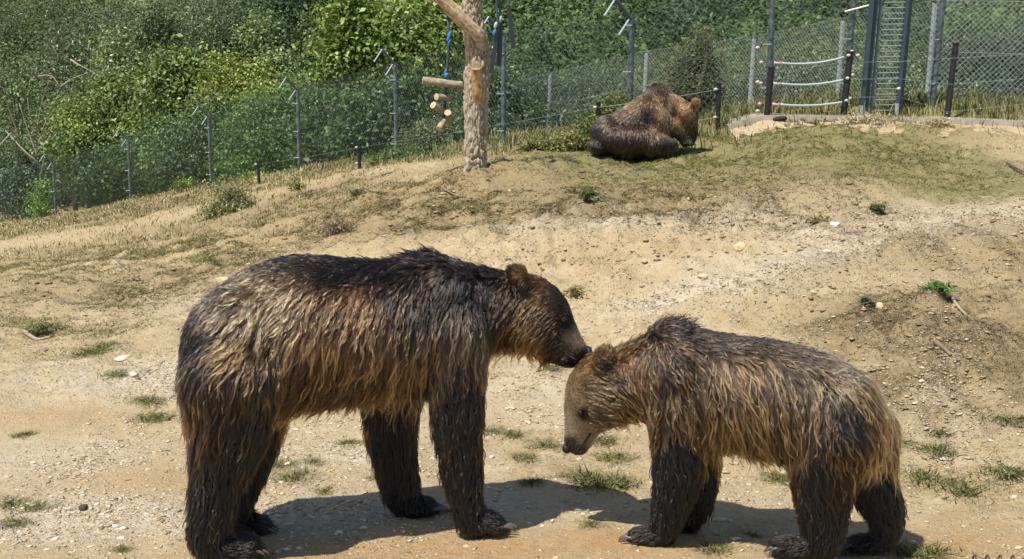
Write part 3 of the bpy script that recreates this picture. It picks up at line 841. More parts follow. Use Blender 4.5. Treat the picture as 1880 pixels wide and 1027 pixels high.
class Bear:
    """A bear is drawn on its own upright mid-plane: through point A with heading H (unit, horizontal)."""
    def __init__(self, A, B):
        self.A = np.array([A[0], A[1], 0.0]); d = np.array([B[0] - A[0], B[1] - A[1], 0.0])
        self.u = unit(d); self.n = np.array([-self.u[1], self.u[0], 0.0])
        if self.n[1] < 0: self.n = -self.n           # n points away from the viewer's side
        self.parts = []
    def P(self, px, py, v=0.0):
        d = ray(px, py); o = np.array([0, 0, CAM_H])
        v = np.asarray(v, float)
        t = ((self.A - o) @ self.n + v) / (d @ self.n)
        return o + d * t[..., None] if np.ndim(t) else o + d * t
    def scale(self, px, py, v=0.0):
        p = self.P(px, py, v); return np.linalg.norm(p - [0, 0, CAM_H]) / FPX * 1.0
    def body_px(self, W):
        """where a point of the body lies on the side view, taken straight across to the mid-plane"""
        W = np.asarray(W); v = (W - self.A) @ self.n
        gz0 = getattr(self, 'ground_z', 0.0)
        far = (v > 0) & (W[:, 2] > gz0 + getattr(self, 'leg_top', 0.52))
        Q = np.where(far[:, None], W - 2 * v[:, None] * self.n, W)      # the coat is the same on both flanks
        q = Q - [0, 0, CAM_H]; cp, sp = math.cos(PITCH), math.sin(PITCH)
        f = q[:, 1] * cp - q[:, 2] * sp; up = q[:, 1] * sp + q[:, 2] * cp
        return np.stack([940 + FPX * q[:, 0] / f, 513.5 - FPX * up / f], -1), v
    def closed(self, rings):
        """list of (k,3) rings -> closed mesh"""
        n, k = len(rings), len(rings[0])
        V = np.vstack(rings + [rings[0].mean(0)[None], rings[-1].mean(0)[None]])
        F = []
        for i in range(n - 1):
            for j in range(k):
                j2 = (j + 1) % k
                F.append((i * k + j, i * k + j2, (i + 1) * k + j2, (i + 1) * k + j))
        F += [(j, n * k, (j + 1) % k) for j in range(k)][::1] + [((n - 1) * k + j, (n - 1) * k + (j + 1) % k, n * k + 1) for j in range(k)]
        self.parts.append((V, F))
    def loft(self, R, sub=5, k=28):
        """rows: top px, top py, bottom px, bottom py, half width, v"""
        R = catmull(np.array([r if len(r) == 6 else tuple(r) + (0,) for r in R], float), sub)
        a = np.arange(k) * 2 * math.pi / k
        rings = []
        for tx, ty, bx, by, hw, v in R:
            T, B = self.P(tx, ty, v), self.P(bx, by, v)
            c, h = (T + B) / 2, (T - B) / 2
            rings.append(c + np.cos(a)[:, None] * h + np.sin(a)[:, None] * self.n * max(hw * (.86 if hw > .2 else 1), .005))
        self.closed(rings)
    def leg(self, pts, v, wide=1.0, sub=5, k=18):
        """rows: px, py, radius px [, v]; round limb tapering along its axis"""
        R = catmull(np.array([(p[0], p[1], p[2], p[3] if len(p) > 3 else v) for p in pts], float), sub)
        C = np.array([self.P(r[0], r[1], r[3]) for r in R]); s = np.array([self.scale(r[0], r[1], r[3]) for r in R])
        rad = R[:, 2] * s
        T = unit(np.gradient(C, axis=0))
        a = np.arange(k) * 2 * math.pi / k
        rings = []
        for i in range(len(C)):
            e = unit(np.cross(self.n, T[i])); f = np.cross(T[i], e)
            rings.append(C[i] + rad[i] * (np.cos(a)[:, None] * e + wide * np.sin(a)[:, None] * f))
        self.closed(rings)
        self.ball(R[0][0], R[0][1], R[0][2], R[0][2], R[0][3], rad[0] * wide); self.ball(R[-1][0], R[-1][1], R[-1][2], R[-1][2], R[-1][3], rad[-1] * wide)
    def ball(self, px, py, rx, ry, v, rv, rot=0.0, k=16):
        """ellipsoid: centre pixel, radii in px in the side view, half width in m, rotation in the side view"""
        c = self.P(px, py, v); s = self.scale(px, py, v)
        ca, sa = math.cos(rot), math.sin(rot)
        ax = (self.u * ca * (1 if self.u[0] > 0 else -1) + np.array([0, 0, -1.0]) * sa) * rx * s
        ay = (self.u * -sa * (1 if self.u[0] > 0 else -1) + np.array([0, 0, -1.0]) * ca) * ry * s
        az = self.n * rv
        th = np.linspace(0.06, math.pi - 0.06, 12); a = np.arange(k) * 2 * math.pi / k
        rings = [c + math.cos(t) * ay + math.sin(t) * (np.cos(a)[:, None] * ax + np.sin(a)[:, None] * az) for t in th]
        self.closed(rings)
    def foot(self, px, py, rx, ry, v, rv, dirx, toes=5):
        """flat sole with rounded toes; returns toe tips"""
        self.ball(px, py, rx, ry, v, rv)
        tips = []
        for k in range(toes):
            q = (k - (toes - 1) / 2) / ((toes - 1) / 2)
            tv = v + q * rv * 0.85
            tx = px + dirx * rx * (0.80 - 0.18 * q * q); ty = py + ry * 0.25
            dy = (tv - v) * 60
            self.ball(tx, ty - dy, ry * 0.62, ry * 0.55, tv, rv * 0.24)
            tips.append((tx + dirx * ry * 0.50, ty - dy + ry * 0.05, tv))
        return tips
    def skin(self, voxel, smooth):
        V, F, n = [], [], 0
        for v, f in self.parts:
            V.append(v); F += [tuple(i + n for i in q) for q in f]; n += len(v)
        me = bpy.data.meshes.new('raw'); me.from_pydata([tuple(p) for p in np.vstack(V)], [], F); me.update()
        bm = bmesh.new(); bm.from_mesh(me); bmesh.ops.recalc_face_normals(bm, faces=bm.faces); bm.to_mesh(me); bm.free()
        o = bpy.data.objects.new('raw', me); COL.objects.link(o)
        r = o.modifiers.new('r', 'REMESH'); r.mode = 'VOXEL'; r.voxel_size = voxel
        s = o.modifiers.new('s', 'SMOOTH'); s.iterations = smooth; s.factor = 0.5
        dg = bpy.context.evaluated_depsgraph_get(); dg.update()
        out = bpy.data.meshes.new_from_object(o.evaluated_get(dg))
        bpy.data.objects.remove(o)
        out.polygons.foreach_set('use_smooth', np.ones(len(out.polygons), bool))
        out.name = 'body'
        return out

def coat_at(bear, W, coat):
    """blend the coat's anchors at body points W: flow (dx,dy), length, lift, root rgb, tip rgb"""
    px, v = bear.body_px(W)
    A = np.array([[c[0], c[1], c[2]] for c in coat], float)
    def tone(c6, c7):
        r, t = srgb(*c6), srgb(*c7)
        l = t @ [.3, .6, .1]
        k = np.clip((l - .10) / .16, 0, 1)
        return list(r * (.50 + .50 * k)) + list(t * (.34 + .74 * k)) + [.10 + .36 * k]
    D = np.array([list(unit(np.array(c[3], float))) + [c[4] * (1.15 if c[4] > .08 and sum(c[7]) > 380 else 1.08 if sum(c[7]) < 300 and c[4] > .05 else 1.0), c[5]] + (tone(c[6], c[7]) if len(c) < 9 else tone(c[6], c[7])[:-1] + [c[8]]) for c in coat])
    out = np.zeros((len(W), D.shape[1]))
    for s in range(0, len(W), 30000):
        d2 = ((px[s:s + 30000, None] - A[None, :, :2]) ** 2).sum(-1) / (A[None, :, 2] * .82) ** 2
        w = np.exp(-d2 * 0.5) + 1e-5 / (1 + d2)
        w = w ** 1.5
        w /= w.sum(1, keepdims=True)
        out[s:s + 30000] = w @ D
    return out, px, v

def sample_surface(me, N, rng, weight=None):
    me.calc_loop_triangles()
    nt_ = len(me.loop_triangles)
    tri = np.empty(nt_ * 3, np.int32); me.loop_triangles.foreach_get('vertices', tri); tri = tri.reshape(-1, 3)
    co = np.empty(len(me.vertices) * 3, np.float32); me.vertices.foreach_get('co', co); co = co.reshape(-1, 3).astype(float)
    no = np.empty(len(me.vertices) * 3, np.float32); me.vertex_normals.foreach_get('vector', no); no = no.reshape(-1, 3).astype(float)
    a, b, c = co[tri[:, 0]], co[tri[:, 1]], co[tri[:, 2]]
    ar = np.linalg.norm(np.cross(b - a, c - a), axis=1)
    if weight is not None: ar = ar * weight((a + b + c) / 3)
    idx = rng.choice(nt_, N, p=ar / ar.sum())
    r1, r2 = np.sqrt(rng.random(N)), rng.random(N)
    w = np.stack([1 - r1, r1 * (1 - r2), r1 * r2], -1)[..., None]
    P = (np.stack([a[idx], b[idx], c[idx]], 1) * w).sum(1)
    Nn = unit((np.stack([no[tri[idx, 0]], no[tri[idx, 1]], no[tri[idx, 2]]], 1) * w).sum(1))
    return P, Nn

def grow_fur(bear, me, coat, n_guides, n_hairs, seed, rad=0.0012, clump=0.85, lenmul=1.0, gravity=0.5, wave=0.006, stray=0.04, steps=7, pale=1.3, palefrac=1.0, tint=(1.08, .94, .77), dark=.31, mainstep=5, coatlen=.78, strings=.30, per=5, stringtone=.62, tipmul=.66):
    rng = np.random.default_rng(seed)
    bvh = BVHTree.FromPolygons([tuple(v.co) for v in me.vertices], [tuple(p.vertices) for p in me.polygons])
    wl = lambda W: 0.6 + 0.5 * np.clip(0.05 / np.maximum(coat_at(bear, W, coat)[0][:, 2], 0.015), 0, 2.5)
    gp, gn = sample_surface(me, n_guides, rng, wl)
    C, px, v = coat_at(bear, gp, coat)
    sgn = 1 if bear.u[0] > 0 else -1
    flow = C[:, :1] * bear.u * sgn + C[:, 1:2] * np.array([0, 0, -1.0])
    jit = rng.normal(0, 0.20, gp.shape)
    # large swirls: neighbouring locks lean together
    sw = np.stack([fbm(gp * 9 + k * 31, 2, seed + k) - .5 for k in range(3)], -1) * 0.9
    length = C[:, 2] * lenmul * np.exp(rng.normal(0, 0.24, n_guides))
    lift = C[:, 3]
    G_ = np.zeros((n_guides, steps + 1, 3)); G_[:, 0] = gp
    n_now = gn.copy(); p_now = gp.copy()
    for k in range(steps):
        t = (k + 1) / steps
        d = flow + jit + sw + np.array([0, 0, -1.0]) * (gravity * t * np.clip(length / 0.1, 0, 1.4))[:, None]
        d = d - (d * n_now).sum(1, keepdims=True) * n_now * (np.clip(1.0 - 0.25 * t, 0, 1))
        d = unit(d) + n_now * (lift * (1.1 - 0.8 * t))[:, None]
        p_new = p_now + unit(d) * (length / steps)[:, None]
        h = 0.003 + np.minimum(0.16 * length, 0.012) * t
        for i in range(n_guides):
            loc, nn, _, dist = bvh.find_nearest(Vector(p_new[i]))
            if loc is None: continue
            q = p_new[i] - np.array(loc); m = np.array(nn); s = q @ m
            if s < h[i]: p_new[i] += m * (h[i] - s)
            n_now[i] = m
        G_[:, k + 1] = p_new; p_now = p_new
    # locks of locks: most guides lean into the nearest of a fifth of them
    nm = n_guides // mainstep
    kdm = KDTree(nm)
    for i in range(nm): kdm.insert(gp[i], i)
    kdm.balance()
    mains = np.fromiter((kdm.find(p)[1] for p in gp), np.int64, n_guides)
    tt_ = np.linspace(0, 1, steps + 1)[None, :, None]
    fol = G_[mains] - gp[mains][:, None] + gp[:, None] - (gp - gp[mains])[:, None] * .80 * tt_ ** .9
    ratio = np.clip(length / np.maximum(length[mains], 1e-4), .5, 1.6)[:, None, None]
    fol = gp[:, None] + (fol - gp[:, None]) * ratio
    wgt = np.clip((length - .03) / .05, 0, 1)[:, None, None] * (rng.uniform(.35, .95, n_guides)[mains] * rng.uniform(.7, 1.0, n_guides))[:, None, None]
    G_ = G_ * (1 - wgt) + fol * wgt
    # hairs
    hp, hn = sample_surface(me, n_hairs, rng, wl)
    kd = KDTree(n_guides)
    for i in range(n_guides): kd.insert(gp[i], i)
    kd.balance()
    gi = np.fromiter((kd.find(p)[1] for p in hp), np.int64, n_hairs)
    Ch, pxh, vh = coat_at(bear, hp, coat)
    t = np.linspace(0, 1, steps + 1)
    lf = np.clip(rng.normal(0.92, 0.16, n_hairs), 0.4, 1.25) * (coatlen + (1 - coatlen) * (Ch[:, 2] < .05))
    isst = rng.random(n_hairs) < stray
    cl = np.where(isst, 0.25, clump * np.clip(rng.normal(.92, 0.14, n_guides)[gi] + rng.normal(0, .06, n_hairs), 0.4, 1.08))
    lf = np.where(isst, lf * 1.1, lf)
    base = G_[gi] - G_[gi][:, :1]
    X = gp[gi][:, None] + base * lf[:, None, None] + (hp - gp[gi])[:, None] * (1 - cl[:, None] * t[None] ** 0.9)[..., None]
    ph = rng.random((n_hairs, 3)) * 6.28; gph = rng.random((n_guides, 3)) * 6.28
    fr = rng.uniform(0.7, 1.5, n_guides)[gi]
    L = (length[gi] * lf)
    amp = wave * np.clip(L / 0.1, 0.1, 1.5)
    X += amp[:, None, None] * np.sin(t[None, :, None] * 6.0 * fr[:, None, None] + gph[gi][:, None]) * t[None, :, None]
    X += 0.30 * amp[:, None, None] * np.sin(t[None, :, None] * 8.0 + ph[:, None]) * t[None, :, None]
    # colour: root to tip, differing lock by lock
    lock = (np.exp(rng.normal(0, 0.20, n_guides)) * np.exp(rng.normal(0, 0.32, n_guides))[mains])[gi]
    big = np.exp((fbm(gp * 9, 3, seed + 9) - .5) * 2.3)[gi]
    tipm = np.where(0.55 * rng.random(n_guides) + .45 * rng.random(n_guides)[mains] < np.clip((C[:, 10] - .24) * 1.5, .03, .92) * palefrac, rng.uniform(.75, 1.35, n_guides), rng.uniform(0.0, .40, n_guides))[gi]
    root, tip = Ch[:, 4:7] * (dark + (.85 - dark) * np.clip((.04 - Ch[:, 2:3]) / .02, 0, 1)), Ch[:, 7:10] * (tipmul + (1 - tipmul) * np.maximum(np.clip((.04 - Ch[:, 2:3]) / .02, 0, 1), 1.25 * np.clip((Ch[:, 10:11] - .5) / .2, 0, 1)))
    root = root * np.array([1.04, 1.0, .95]); tip = tip * np.array(tint)
    k = (t ** 1.3)[None, :, None] * tipm[:, None, None]
    Cc = root[:, None] * (1 - k) + tip[:, None] * k
    Cc = Cc * (.90 * lock * big * np.exp(rng.normal(0, 0.15, n_hairs)))[:, None, None]
    Cc = np.where((isst)[:, None, None], Cc * pale, Cc)
    Cc = np.clip(Cc, 0.004, 0.85)
    R_ = rad * np.clip(rng.normal(1, 0.25, n_hairs), .5, 1.8)[:, None] * np.clip(L / 0.05, .45, 1.0)[:, None] * np.array([max(0.12, 1 - .85 * q ** 1.5) for q in t])[None]
    # thin strings of wet guard hair lying over the coat
    want = rng.random(n_guides) < np.clip(C[:, 10] * 1.5, .32, .9) * strings * np.clip((length - .025) / .04, 0, 1)
    si = np.repeat(np.flatnonzero(want), per); ns = len(si)
    base = G_[si] - gp[si][:, None]
    slen = np.repeat(rng.uniform(.75, 1.15, want.sum()), per) * rng.uniform(.88, 1.08, ns)
    offs = rng.normal(0, .0026, (ns, 3))
    Xs = gp[si][:, None] + base * slen[:, None, None] + offs[:, None] * (1.25 - 1.05 * t[None, :, None]) + gn[si][:, None] * (.005 * np.sin(np.pi * np.clip(t, 0, .8)))[None, :, None]
    sph = np.repeat(rng.random((want.sum(), 3)) * 6.28, per, 0); sfr = np.repeat(rng.uniform(.7, 1.7, want.sum()), per)
    Xs += (wave * 1.25 * np.clip(length[si] / .1, .2, 1.4))[:, None, None] * np.sin(t[None, :, None] * 6.5 * sfr[:, None, None] + sph[:, None]) * t[None, :, None]
    stone_ = np.repeat(np.clip(stringtone * np.exp(rng.normal(0, .42, want.sum())), .2, 1.25), per)[:, None, None]
    ks = (np.clip(t * 1.25, 0, 1) ** .8)[None, :, None]
    Csr = (C[si, 4:7] * .55)[:, None] * (1 - ks) + (C[si, 7:10] * np.array([1.10, .94, .74]))[:, None] * ks * 1.15
    Cs_ = np.clip(Csr * stone_, .004, .85)
    Rs = np.broadcast_to(rad * 1.0 * np.array([max(0.2, 1 - .7 * q ** 2) for q in t])[None], (ns, steps + 1))
    X = np.concatenate([X, Xs]); Cc = np.concatenate([Cc, Cs_]); r = np.concatenate([R_, Rs]); n_hairs = len(X)
    hc = bpy.data.hair_curves.new('fur')
    hc.add_curves([steps + 1] * n_hairs)
    hc.points.foreach_set('position', np.ascontiguousarray(X - BASE[bear.root], np.float32).ravel())
    hc.points.foreach_set('radius', np.ascontiguousarray(r, np.float32).ravel())
    ca = hc.attributes.new('col', 'FLOAT_COLOR', 'POINT')
    ca.data.foreach_set('color', np.ascontiguousarray(np.concatenate([Cc, np.ones(Cc.shape[:2] + (1,))], -1), np.float32).ravel())
    o = bpy.data.objects.new('fur', hc); COL.objects.link(o); hc.materials.append(M_FUR); o.parent = bear.root
    return o

def finish_bear(bear, name, label, voxel, smooth, coat, claws, eyes, nose, fur_kw, mouths=()):
    foot_c = bear.P(*bear.base_px); foot_c[2] = 0 if not hasattr(bear, 'ground_z') else bear.ground_z
    bear.root = thing(name, label, 'bear', foot_c)
    me = bear.skin(voxel, smooth)
    co = np.empty(len(me.vertices) * 3, np.float32); me.vertices.foreach_get('co', co); co = co.reshape(-1, 3).astype(float)
    C, _, _ = coat_at(bear, co, coat)
    set_cols(me, np.clip(C[:, 4:7] * 0.85, 0.004, 1))
    fur_me = me.copy()
    body = obj('body', me, M_SKIN, bear.root)
    bvh = BVHTree.FromPolygons([tuple(q.co) for q in fur_me.vertices], [tuple(q.vertices) for q in fur_me.polygons])
    def hit(px, py):
        loc, nn, _, _ = bvh.ray_cast(Vector((0, 0, CAM_H)), Vector(unit(ray(px, py))))
        return (np.array(loc), np.array(nn)) if loc is not None else (bear.P(px, py, 0), -bear.n)
    for pts in mouths:
        H = [hit(*q) for q in pts]
        obj('lip', MB().tube(catmull(np.array([p + n_ * .003 for p, n_ in H]), 4), .0048, 6).mesh('lip', True), simple('dark_lip', (.012, .010, .010), .7), bear.root)
    for i_, (px, py, r, v) in enumerate(eyes):
        c = bear.P(px, py, v)
        if i_ == 0:
            p_, n_ = hit(px, py); c = p_ + n_ * r * .15
        t = np.linspace(-1, 1, 9)
        obj('eye', MB().tube(c + t[:, None] * bear.n * r, r * np.sqrt(np.maximum(0.02, 1 - t ** 2)), 12).mesh('eye', True), M_EYE, bear.root)
    for (px, py, rx, ry, v, rv, rot) in nose:
        nb_ = Bear.__new__(Bear); nb_.A, nb_.u, nb_.n, nb_.parts = bear.A, bear.u, bear.n, []
        nb_.ball(px, py, rx, ry, v, rv, rot)
        mb = MB(); [mb.add(V, F) for V, F in nb_.parts]
        obj('nose', mb.mesh('nose', True), M_NOSE, bear.root)
    for (px, py, v, dx, L, r) in claws:
        c = bear.P(px, py, v); d = bear.u * (1 if bear.u[0] > 0 else -1) * dx
        P = [c - d * L * .3 + [0, 0, .008], c + d * L * 0.3 + [0, 0, 0.010], c + d * L * 0.7 + [0, 0, -0.002], c + d * L + [0, 0, -0.02]]
        obj('claw', MB().tube(P, [r, r, r * .7, r * .15], 7).mesh('claw', True), M_CLAW, bear.root)
    grow_fur(bear, fur_me, coat, **fur_kw)
    bpy.data.meshes.remove(fur_me)
    return bear.root

# ---- the big bear, facing right, nose on the young one's head
BB = Bear((-1.24, 5.86), (-0.27, 6.14)); BB.base_px = (620, 980)
BB.loft([(338, 655, 345, 745, .10), (352, 598, 352, 800, .22), (392, 540, 397, 835, .30), (450, 500, 462, 800, .34), (530, 474, 530, 752, .36), (620, 476, 620, 734, .37), (700, 480, 705, 722, .36),
         (770, 474, 785, 718, .33), (832, 484, 850, 712, .27, -.01), (880, 494, 893, 644, .20, -.03), (930, 502, 925, 634, .175, -.06), (972, 506, 962, 642, .165, -.09), (1012, 522, 992, 655, .15, -.115),
         (1038, 550, 1008, 664, .115, -.135), (1050, 582, 1020, 669, .088, -.15), (1062, 608, 1032, 673, .070, -.165), (1074, 630, 1043, 675, .058, -.175), (1081, 643, 1054, 674, .044, -.18)])
BB.ball(985, 600, 45, 48, -.09, .165)                                    # cheeks
BB.ball(822, 565, 70, 85, -.13, .155); BB.ball(822, 565, 70, 85, .13, .155)   # shoulders
BB.ball(785, 500, 45, 32, 0, .17)                                        # hump
BB.ball(430, 650, 92, 120, -.15, .175); BB.ball(430, 650, 92, 120, .15, .175)   # haunches
BB.leg([(425, 700, 92), (422, 790, 69), (404, 865, 48), (390, 930, 39), (380, 985, 34)], -.20, .95)
BB.leg([(450, 700, 85), (445, 800, 66), (432, 880, 46), (418, 930, 39), (412, 960, 33)], .19, .95)
BB.leg([(832, 610, 62), (838, 690, 52), (840, 770, 45), (845, 850, 36), (856, 915, 29), (862, 955, 27)], -.19, .95)
BB.leg([(740, 640, 62), (722, 720, 54), (718, 785, 45), (726, 850, 37), (738, 905, 31), (744, 928, 24)], .19, .95)
BB.leg([(1030, 655, 15), (1046, 664, 10), (1052, 668, 7)], -.165, 2.2)     # lower jaw
for s in (-.205, .03):
    BB.ball(950, 507, 22, 23, s, .030, -.5); BB.ball(956, 517, 17, 18, s * 1.0, .045, -.5)
tips = []
tips += [t + (1, .045, .008) for t in BB.foot(420, 1006, 60, 25, -.20, .085, 1)]
tips += [t + (1, .045, .008) for t in BB.foot(450, 966, 48, 19, .19, .085, 1)]
tips += [t + (1, .072, .009) for t in BB.foot(885, 961, 40, 22, -.19, .080, 1)]
tips += [t + (1, .072, .009) for t in BB.foot(765, 930, 38, 17, .19, .078, 1)]

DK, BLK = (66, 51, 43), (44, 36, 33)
BIG_COAT = [
 # px, py, sigma, flow, length, lift, root, tip
 (500, 475, 45, (-1, .25), .050, .10, (72, 56, 47), (88, 70, 58)), (600, 480, 50, (-1, .25), .045, .08, (64, 49, 40), (78, 60, 50)), (700, 490, 45, (-.9, .4), .055, .12, (64, 49, 40), (82, 62, 50)),
 (790, 462, 32, (-.5, -.55), .100, .55, (66, 48, 38), (98, 70, 50)), (850, 478, 30, (-.7, -.4), .075, .5, (66, 50, 40), (92, 70, 54)), (910, 490, 26, (-.8, -.3), .065, .45, (72, 54, 42), (110, 82, 58)),
 (400, 520, 38, (-.8, .6), .060, .1, (74, 62, 56), (116, 100, 84)), (480, 555, 48, (-.7, .7), .085, .14, (112, 92, 70), (190, 166, 130), .75), (540, 545, 34, (-.6, .8), .085, .14, (100, 80, 60), (184, 158, 124), .75),
 (400, 590, 34, (-.7, .7), .075, .12, (84, 72, 64), (165, 146, 118), .60), (350, 600, 34, (-.6, .8), .07, .1, (58, 50, 50), (82, 74, 72)), (370, 640, 30, (-.6, .8), .08, .12, (60, 50, 48), (98, 84, 74)),
 (420, 660, 36, (-.6, .8), .085, .14, (100, 74, 48), (182, 142, 96), .60), (500, 640, 34, (-.5, .9), .09, .16, (86, 66, 50), (180, 148, 108)),
 (590, 580, 40, (-.5, .9), .088, .16, (104, 74, 50), (196, 150, 106), .60), (660, 570, 36, (-.5, .9), .088, .16, (112, 78, 52), (198, 154, 112), .60), (620, 645, 40, (-.35, 1), .095, .16, (112, 74, 44), (200, 152, 102)), (690, 635, 38, (-.35, 1), .095, .16, (104, 74, 50), (196, 156, 114)),
 (560, 705, 40, (-.3, 1), .11, .2, (42, 32, 27), (170, 128, 82), .16), (650, 712, 44, (-.3, 1), .11, .2, (42, 32, 27), (170, 126, 80), .18), (750, 700, 38, (-.25, 1), .14, .2, (58, 45, 37), (170, 138, 100), .26),
 (430, 725, 34, (-.25, 1), .11, .2, (46, 37, 33), (120, 94, 70), .15), (490, 710, 30, (-.25, 1), .11, .2, (46, 37, 33), (150, 118, 84), .2), (380, 720, 26, (-.3, 1), .11, .2, (48, 38, 33), (120, 94, 70), .2),
 (330, 700, 34, (-.4, 1), .10, .2, (62, 50, 42), (122, 96, 70)), (440, 740, 40, (-.25, 1), .11, .2, (54, 43, 37), (116, 92, 70)), (350, 770, 34, (-.4, 1), .11, .3, (72, 54, 40), (140, 106, 72)),
 (560, 760, 28, (-.2, 1), .09, .35, (104, 74, 44), (180, 136, 84)), (660, 748, 28, (-.15, 1), .09, .35, (110, 78, 46), (184, 138, 84)), (740, 735, 24, (-.15, 1), .09, .35, (100, 72, 44), (172, 130, 82)),
 (740, 560, 40, (-.5, .9), .09, .14, (74, 60, 52), (140, 116, 92)), (810, 540, 38, (-.35, 1), .08, .12, (72, 58, 50), (112, 94, 80)), (850, 610, 38, (-.1, 1), .10, .14, (78, 66, 58), (152, 132, 108)), (790, 640, 34, (-.2, 1), .11, .15, (76, 62, 52), (160, 134, 104)), (850, 670, 26, (-.05, 1), .09, .15, (60, 50, 44), (140, 120, 96), .3), (838, 715, 26, (-.05, 1), .08, .16, (46, 38, 36), (92, 78, 68)),
 (880, 540, 32, (-.5, .9), .09, .16, (68, 54, 45), (112, 90, 72)), (900, 600, 30, (-.4, 1), .10, .2, (66, 52, 42), (128, 100, 72)), (935, 560, 24, (-.5, .9), .08, .16, (70, 54, 43), (126, 96, 68)),
 (940, 635, 24, (-.4, 1), .10, .3, (112, 82, 50), (180, 138, 86)), (985, 648, 20, (-.35, 1), .07, .25, (112, 80, 50), (174, 130, 80)), (970, 590, 26, (-.7, .75), .075, .2, (104, 80, 57), (174, 140, 100), .55), (985, 545, 20, (-.8, .5), .05, .2, (104, 80, 56), (160, 126, 88), .5),
 (950, 503, 15, (-.5, -.6), .018, .25, (104, 78, 52), (150, 114, 76)), (960, 522, 10, (-.3, .5), .02, .2, (34, 27, 23), (46, 36, 30)), (985, 510, 14, (-.9, -.25), .04, .3, (110, 76, 46), (160, 114, 70)),
 (1025, 545, 18, (-.8, -.4), .016, .10, (50, 41, 37), (62, 51, 44)), (1010, 590, 18, (-.8, .4), .030, .12, (80, 60, 44), (108, 82, 58)), (1015, 640, 16, (-.6, .6), .030, .14, (62, 48, 38), (84, 66, 50)),
 (1038, 585, 22, (-.6, -.6), .010, .06, (46, 38, 35), (54, 46, 42)), (1056, 624, 16, (-.6, -.7), .009, .05, (136, 120, 106), (156, 138, 122), .5), (1042, 645, 14, (-.7, -.5), .010, .05, (92, 78, 68), (110, 96, 84), .5), (1066, 650, 10, (-.6, -.6), .008, .04, (40, 34, 32), (48, 42, 40)), (1036, 668, 13, (-.8, -.2), .012, .08, (44, 36, 33), (56, 48, 42)),
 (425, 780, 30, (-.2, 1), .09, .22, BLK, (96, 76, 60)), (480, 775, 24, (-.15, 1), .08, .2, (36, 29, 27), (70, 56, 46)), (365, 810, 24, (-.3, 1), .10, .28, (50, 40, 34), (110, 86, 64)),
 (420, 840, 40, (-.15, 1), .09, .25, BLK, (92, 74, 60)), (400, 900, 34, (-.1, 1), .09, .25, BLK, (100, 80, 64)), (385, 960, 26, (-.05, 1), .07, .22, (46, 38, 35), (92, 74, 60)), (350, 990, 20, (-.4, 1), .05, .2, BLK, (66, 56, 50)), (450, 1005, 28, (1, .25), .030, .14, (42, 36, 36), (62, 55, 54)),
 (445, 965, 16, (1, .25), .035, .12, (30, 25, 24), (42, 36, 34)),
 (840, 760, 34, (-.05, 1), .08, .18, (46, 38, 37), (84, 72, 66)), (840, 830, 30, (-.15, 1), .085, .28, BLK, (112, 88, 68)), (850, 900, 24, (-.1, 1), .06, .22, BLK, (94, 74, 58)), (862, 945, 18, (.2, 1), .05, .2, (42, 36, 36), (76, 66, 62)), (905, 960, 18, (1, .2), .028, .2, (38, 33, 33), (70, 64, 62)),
 (715, 770, 36, (-.1, 1), .09, .22, (40, 32, 29), (70, 54, 43)), (725, 860, 30, (-.1, 1), .08, .22, (36, 29, 27), (62, 48, 40)), (745, 920, 22, (.2, 1), .05, .15, (32, 27, 25), (48, 40, 36)), (790, 935, 16, (1, .2), .026, .2, (32, 27, 26), (46, 40, 38)),  # far front leg: its shade is put into darker coat colours
]
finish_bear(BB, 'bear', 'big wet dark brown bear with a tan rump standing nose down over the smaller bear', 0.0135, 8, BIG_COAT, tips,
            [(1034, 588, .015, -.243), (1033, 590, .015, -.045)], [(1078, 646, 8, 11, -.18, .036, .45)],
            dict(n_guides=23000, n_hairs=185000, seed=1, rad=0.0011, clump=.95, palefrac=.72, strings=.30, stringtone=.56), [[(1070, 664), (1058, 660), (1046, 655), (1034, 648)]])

# ---- the younger bear, facing left, head low
YB = Bear((0.62, 6.00), (1.38, 5.79)); YB.base_px = (1400, 990)
YB.loft([(1628, 775, 1622, 850, .08), (1608, 722, 1598, 878, .18), (1568, 684, 1560, 895, .25), (1500, 650, 1500, 875, .285), (1420, 630, 1430, 838, .295), (1345, 622, 1362, 824, .285), (1285, 610, 1300, 815, .265),
         (1238, 600, 1240, 805, .23), (1195, 612, 1195, 772, .185), (1155, 634, 1165, 764, .16), (1114, 645, 1140, 774, .15), (1074, 658, 1116, 784, .145), (1047, 692, 1102, 794, .122), (1038, 734, 1094, 804, .090), (1038, 778, 1086, 818, .066), (1037, 808, 1074, 832, .052), (1039, 822, 1062, 836, .032)])
YB.ball(1125, 725, 40, 42, 0, .15)
YB.ball(1240, 690, 60, 75, -.12, .14); YB.ball(1240, 690, 60, 75, .12, .14)
YB.ball(1235, 615, 42, 24, 0, .13)
YB.ball(1540, 780, 78, 95, -.12, .16); YB.ball(1540, 780, 78, 95, .12, .16)
YB.leg([(1245, 740, 56), (1246, 810, 47), (1244, 870, 42), (1232, 925, 33), (1220, 970, 26)], -.12, .95)
YB.leg([(1275, 760, 48), (1282, 840, 38), (1282, 900, 30), (1272, 940, 25), (1262, 960, 20)], .12, .95)
YB.leg([(1540, 800, 78), (1516, 870, 60), (1512, 930, 44), (1512, 985, 34)], -.11, .95)
YB.leg([(1575, 800, 66), (1592, 870, 46), (1622, 935, 33), (1630, 962, 26), (1618, 990, 21)], .10, .95)
for s in (-.115, .115):
    YB.ball(1110, 656, 21, 21, s, .032, .5); YB.ball(1103, 668, 16, 16, s, .045, .5)
yt = []
yt += [t + (-1, .055, .008) for t in YB.foot(1190, 984, 36, 15, -.12, .066, -1)]
yt += [t + (-1, .045, .007) for t in YB.foot(1240, 963, 30, 12, .12, .062, -1)]
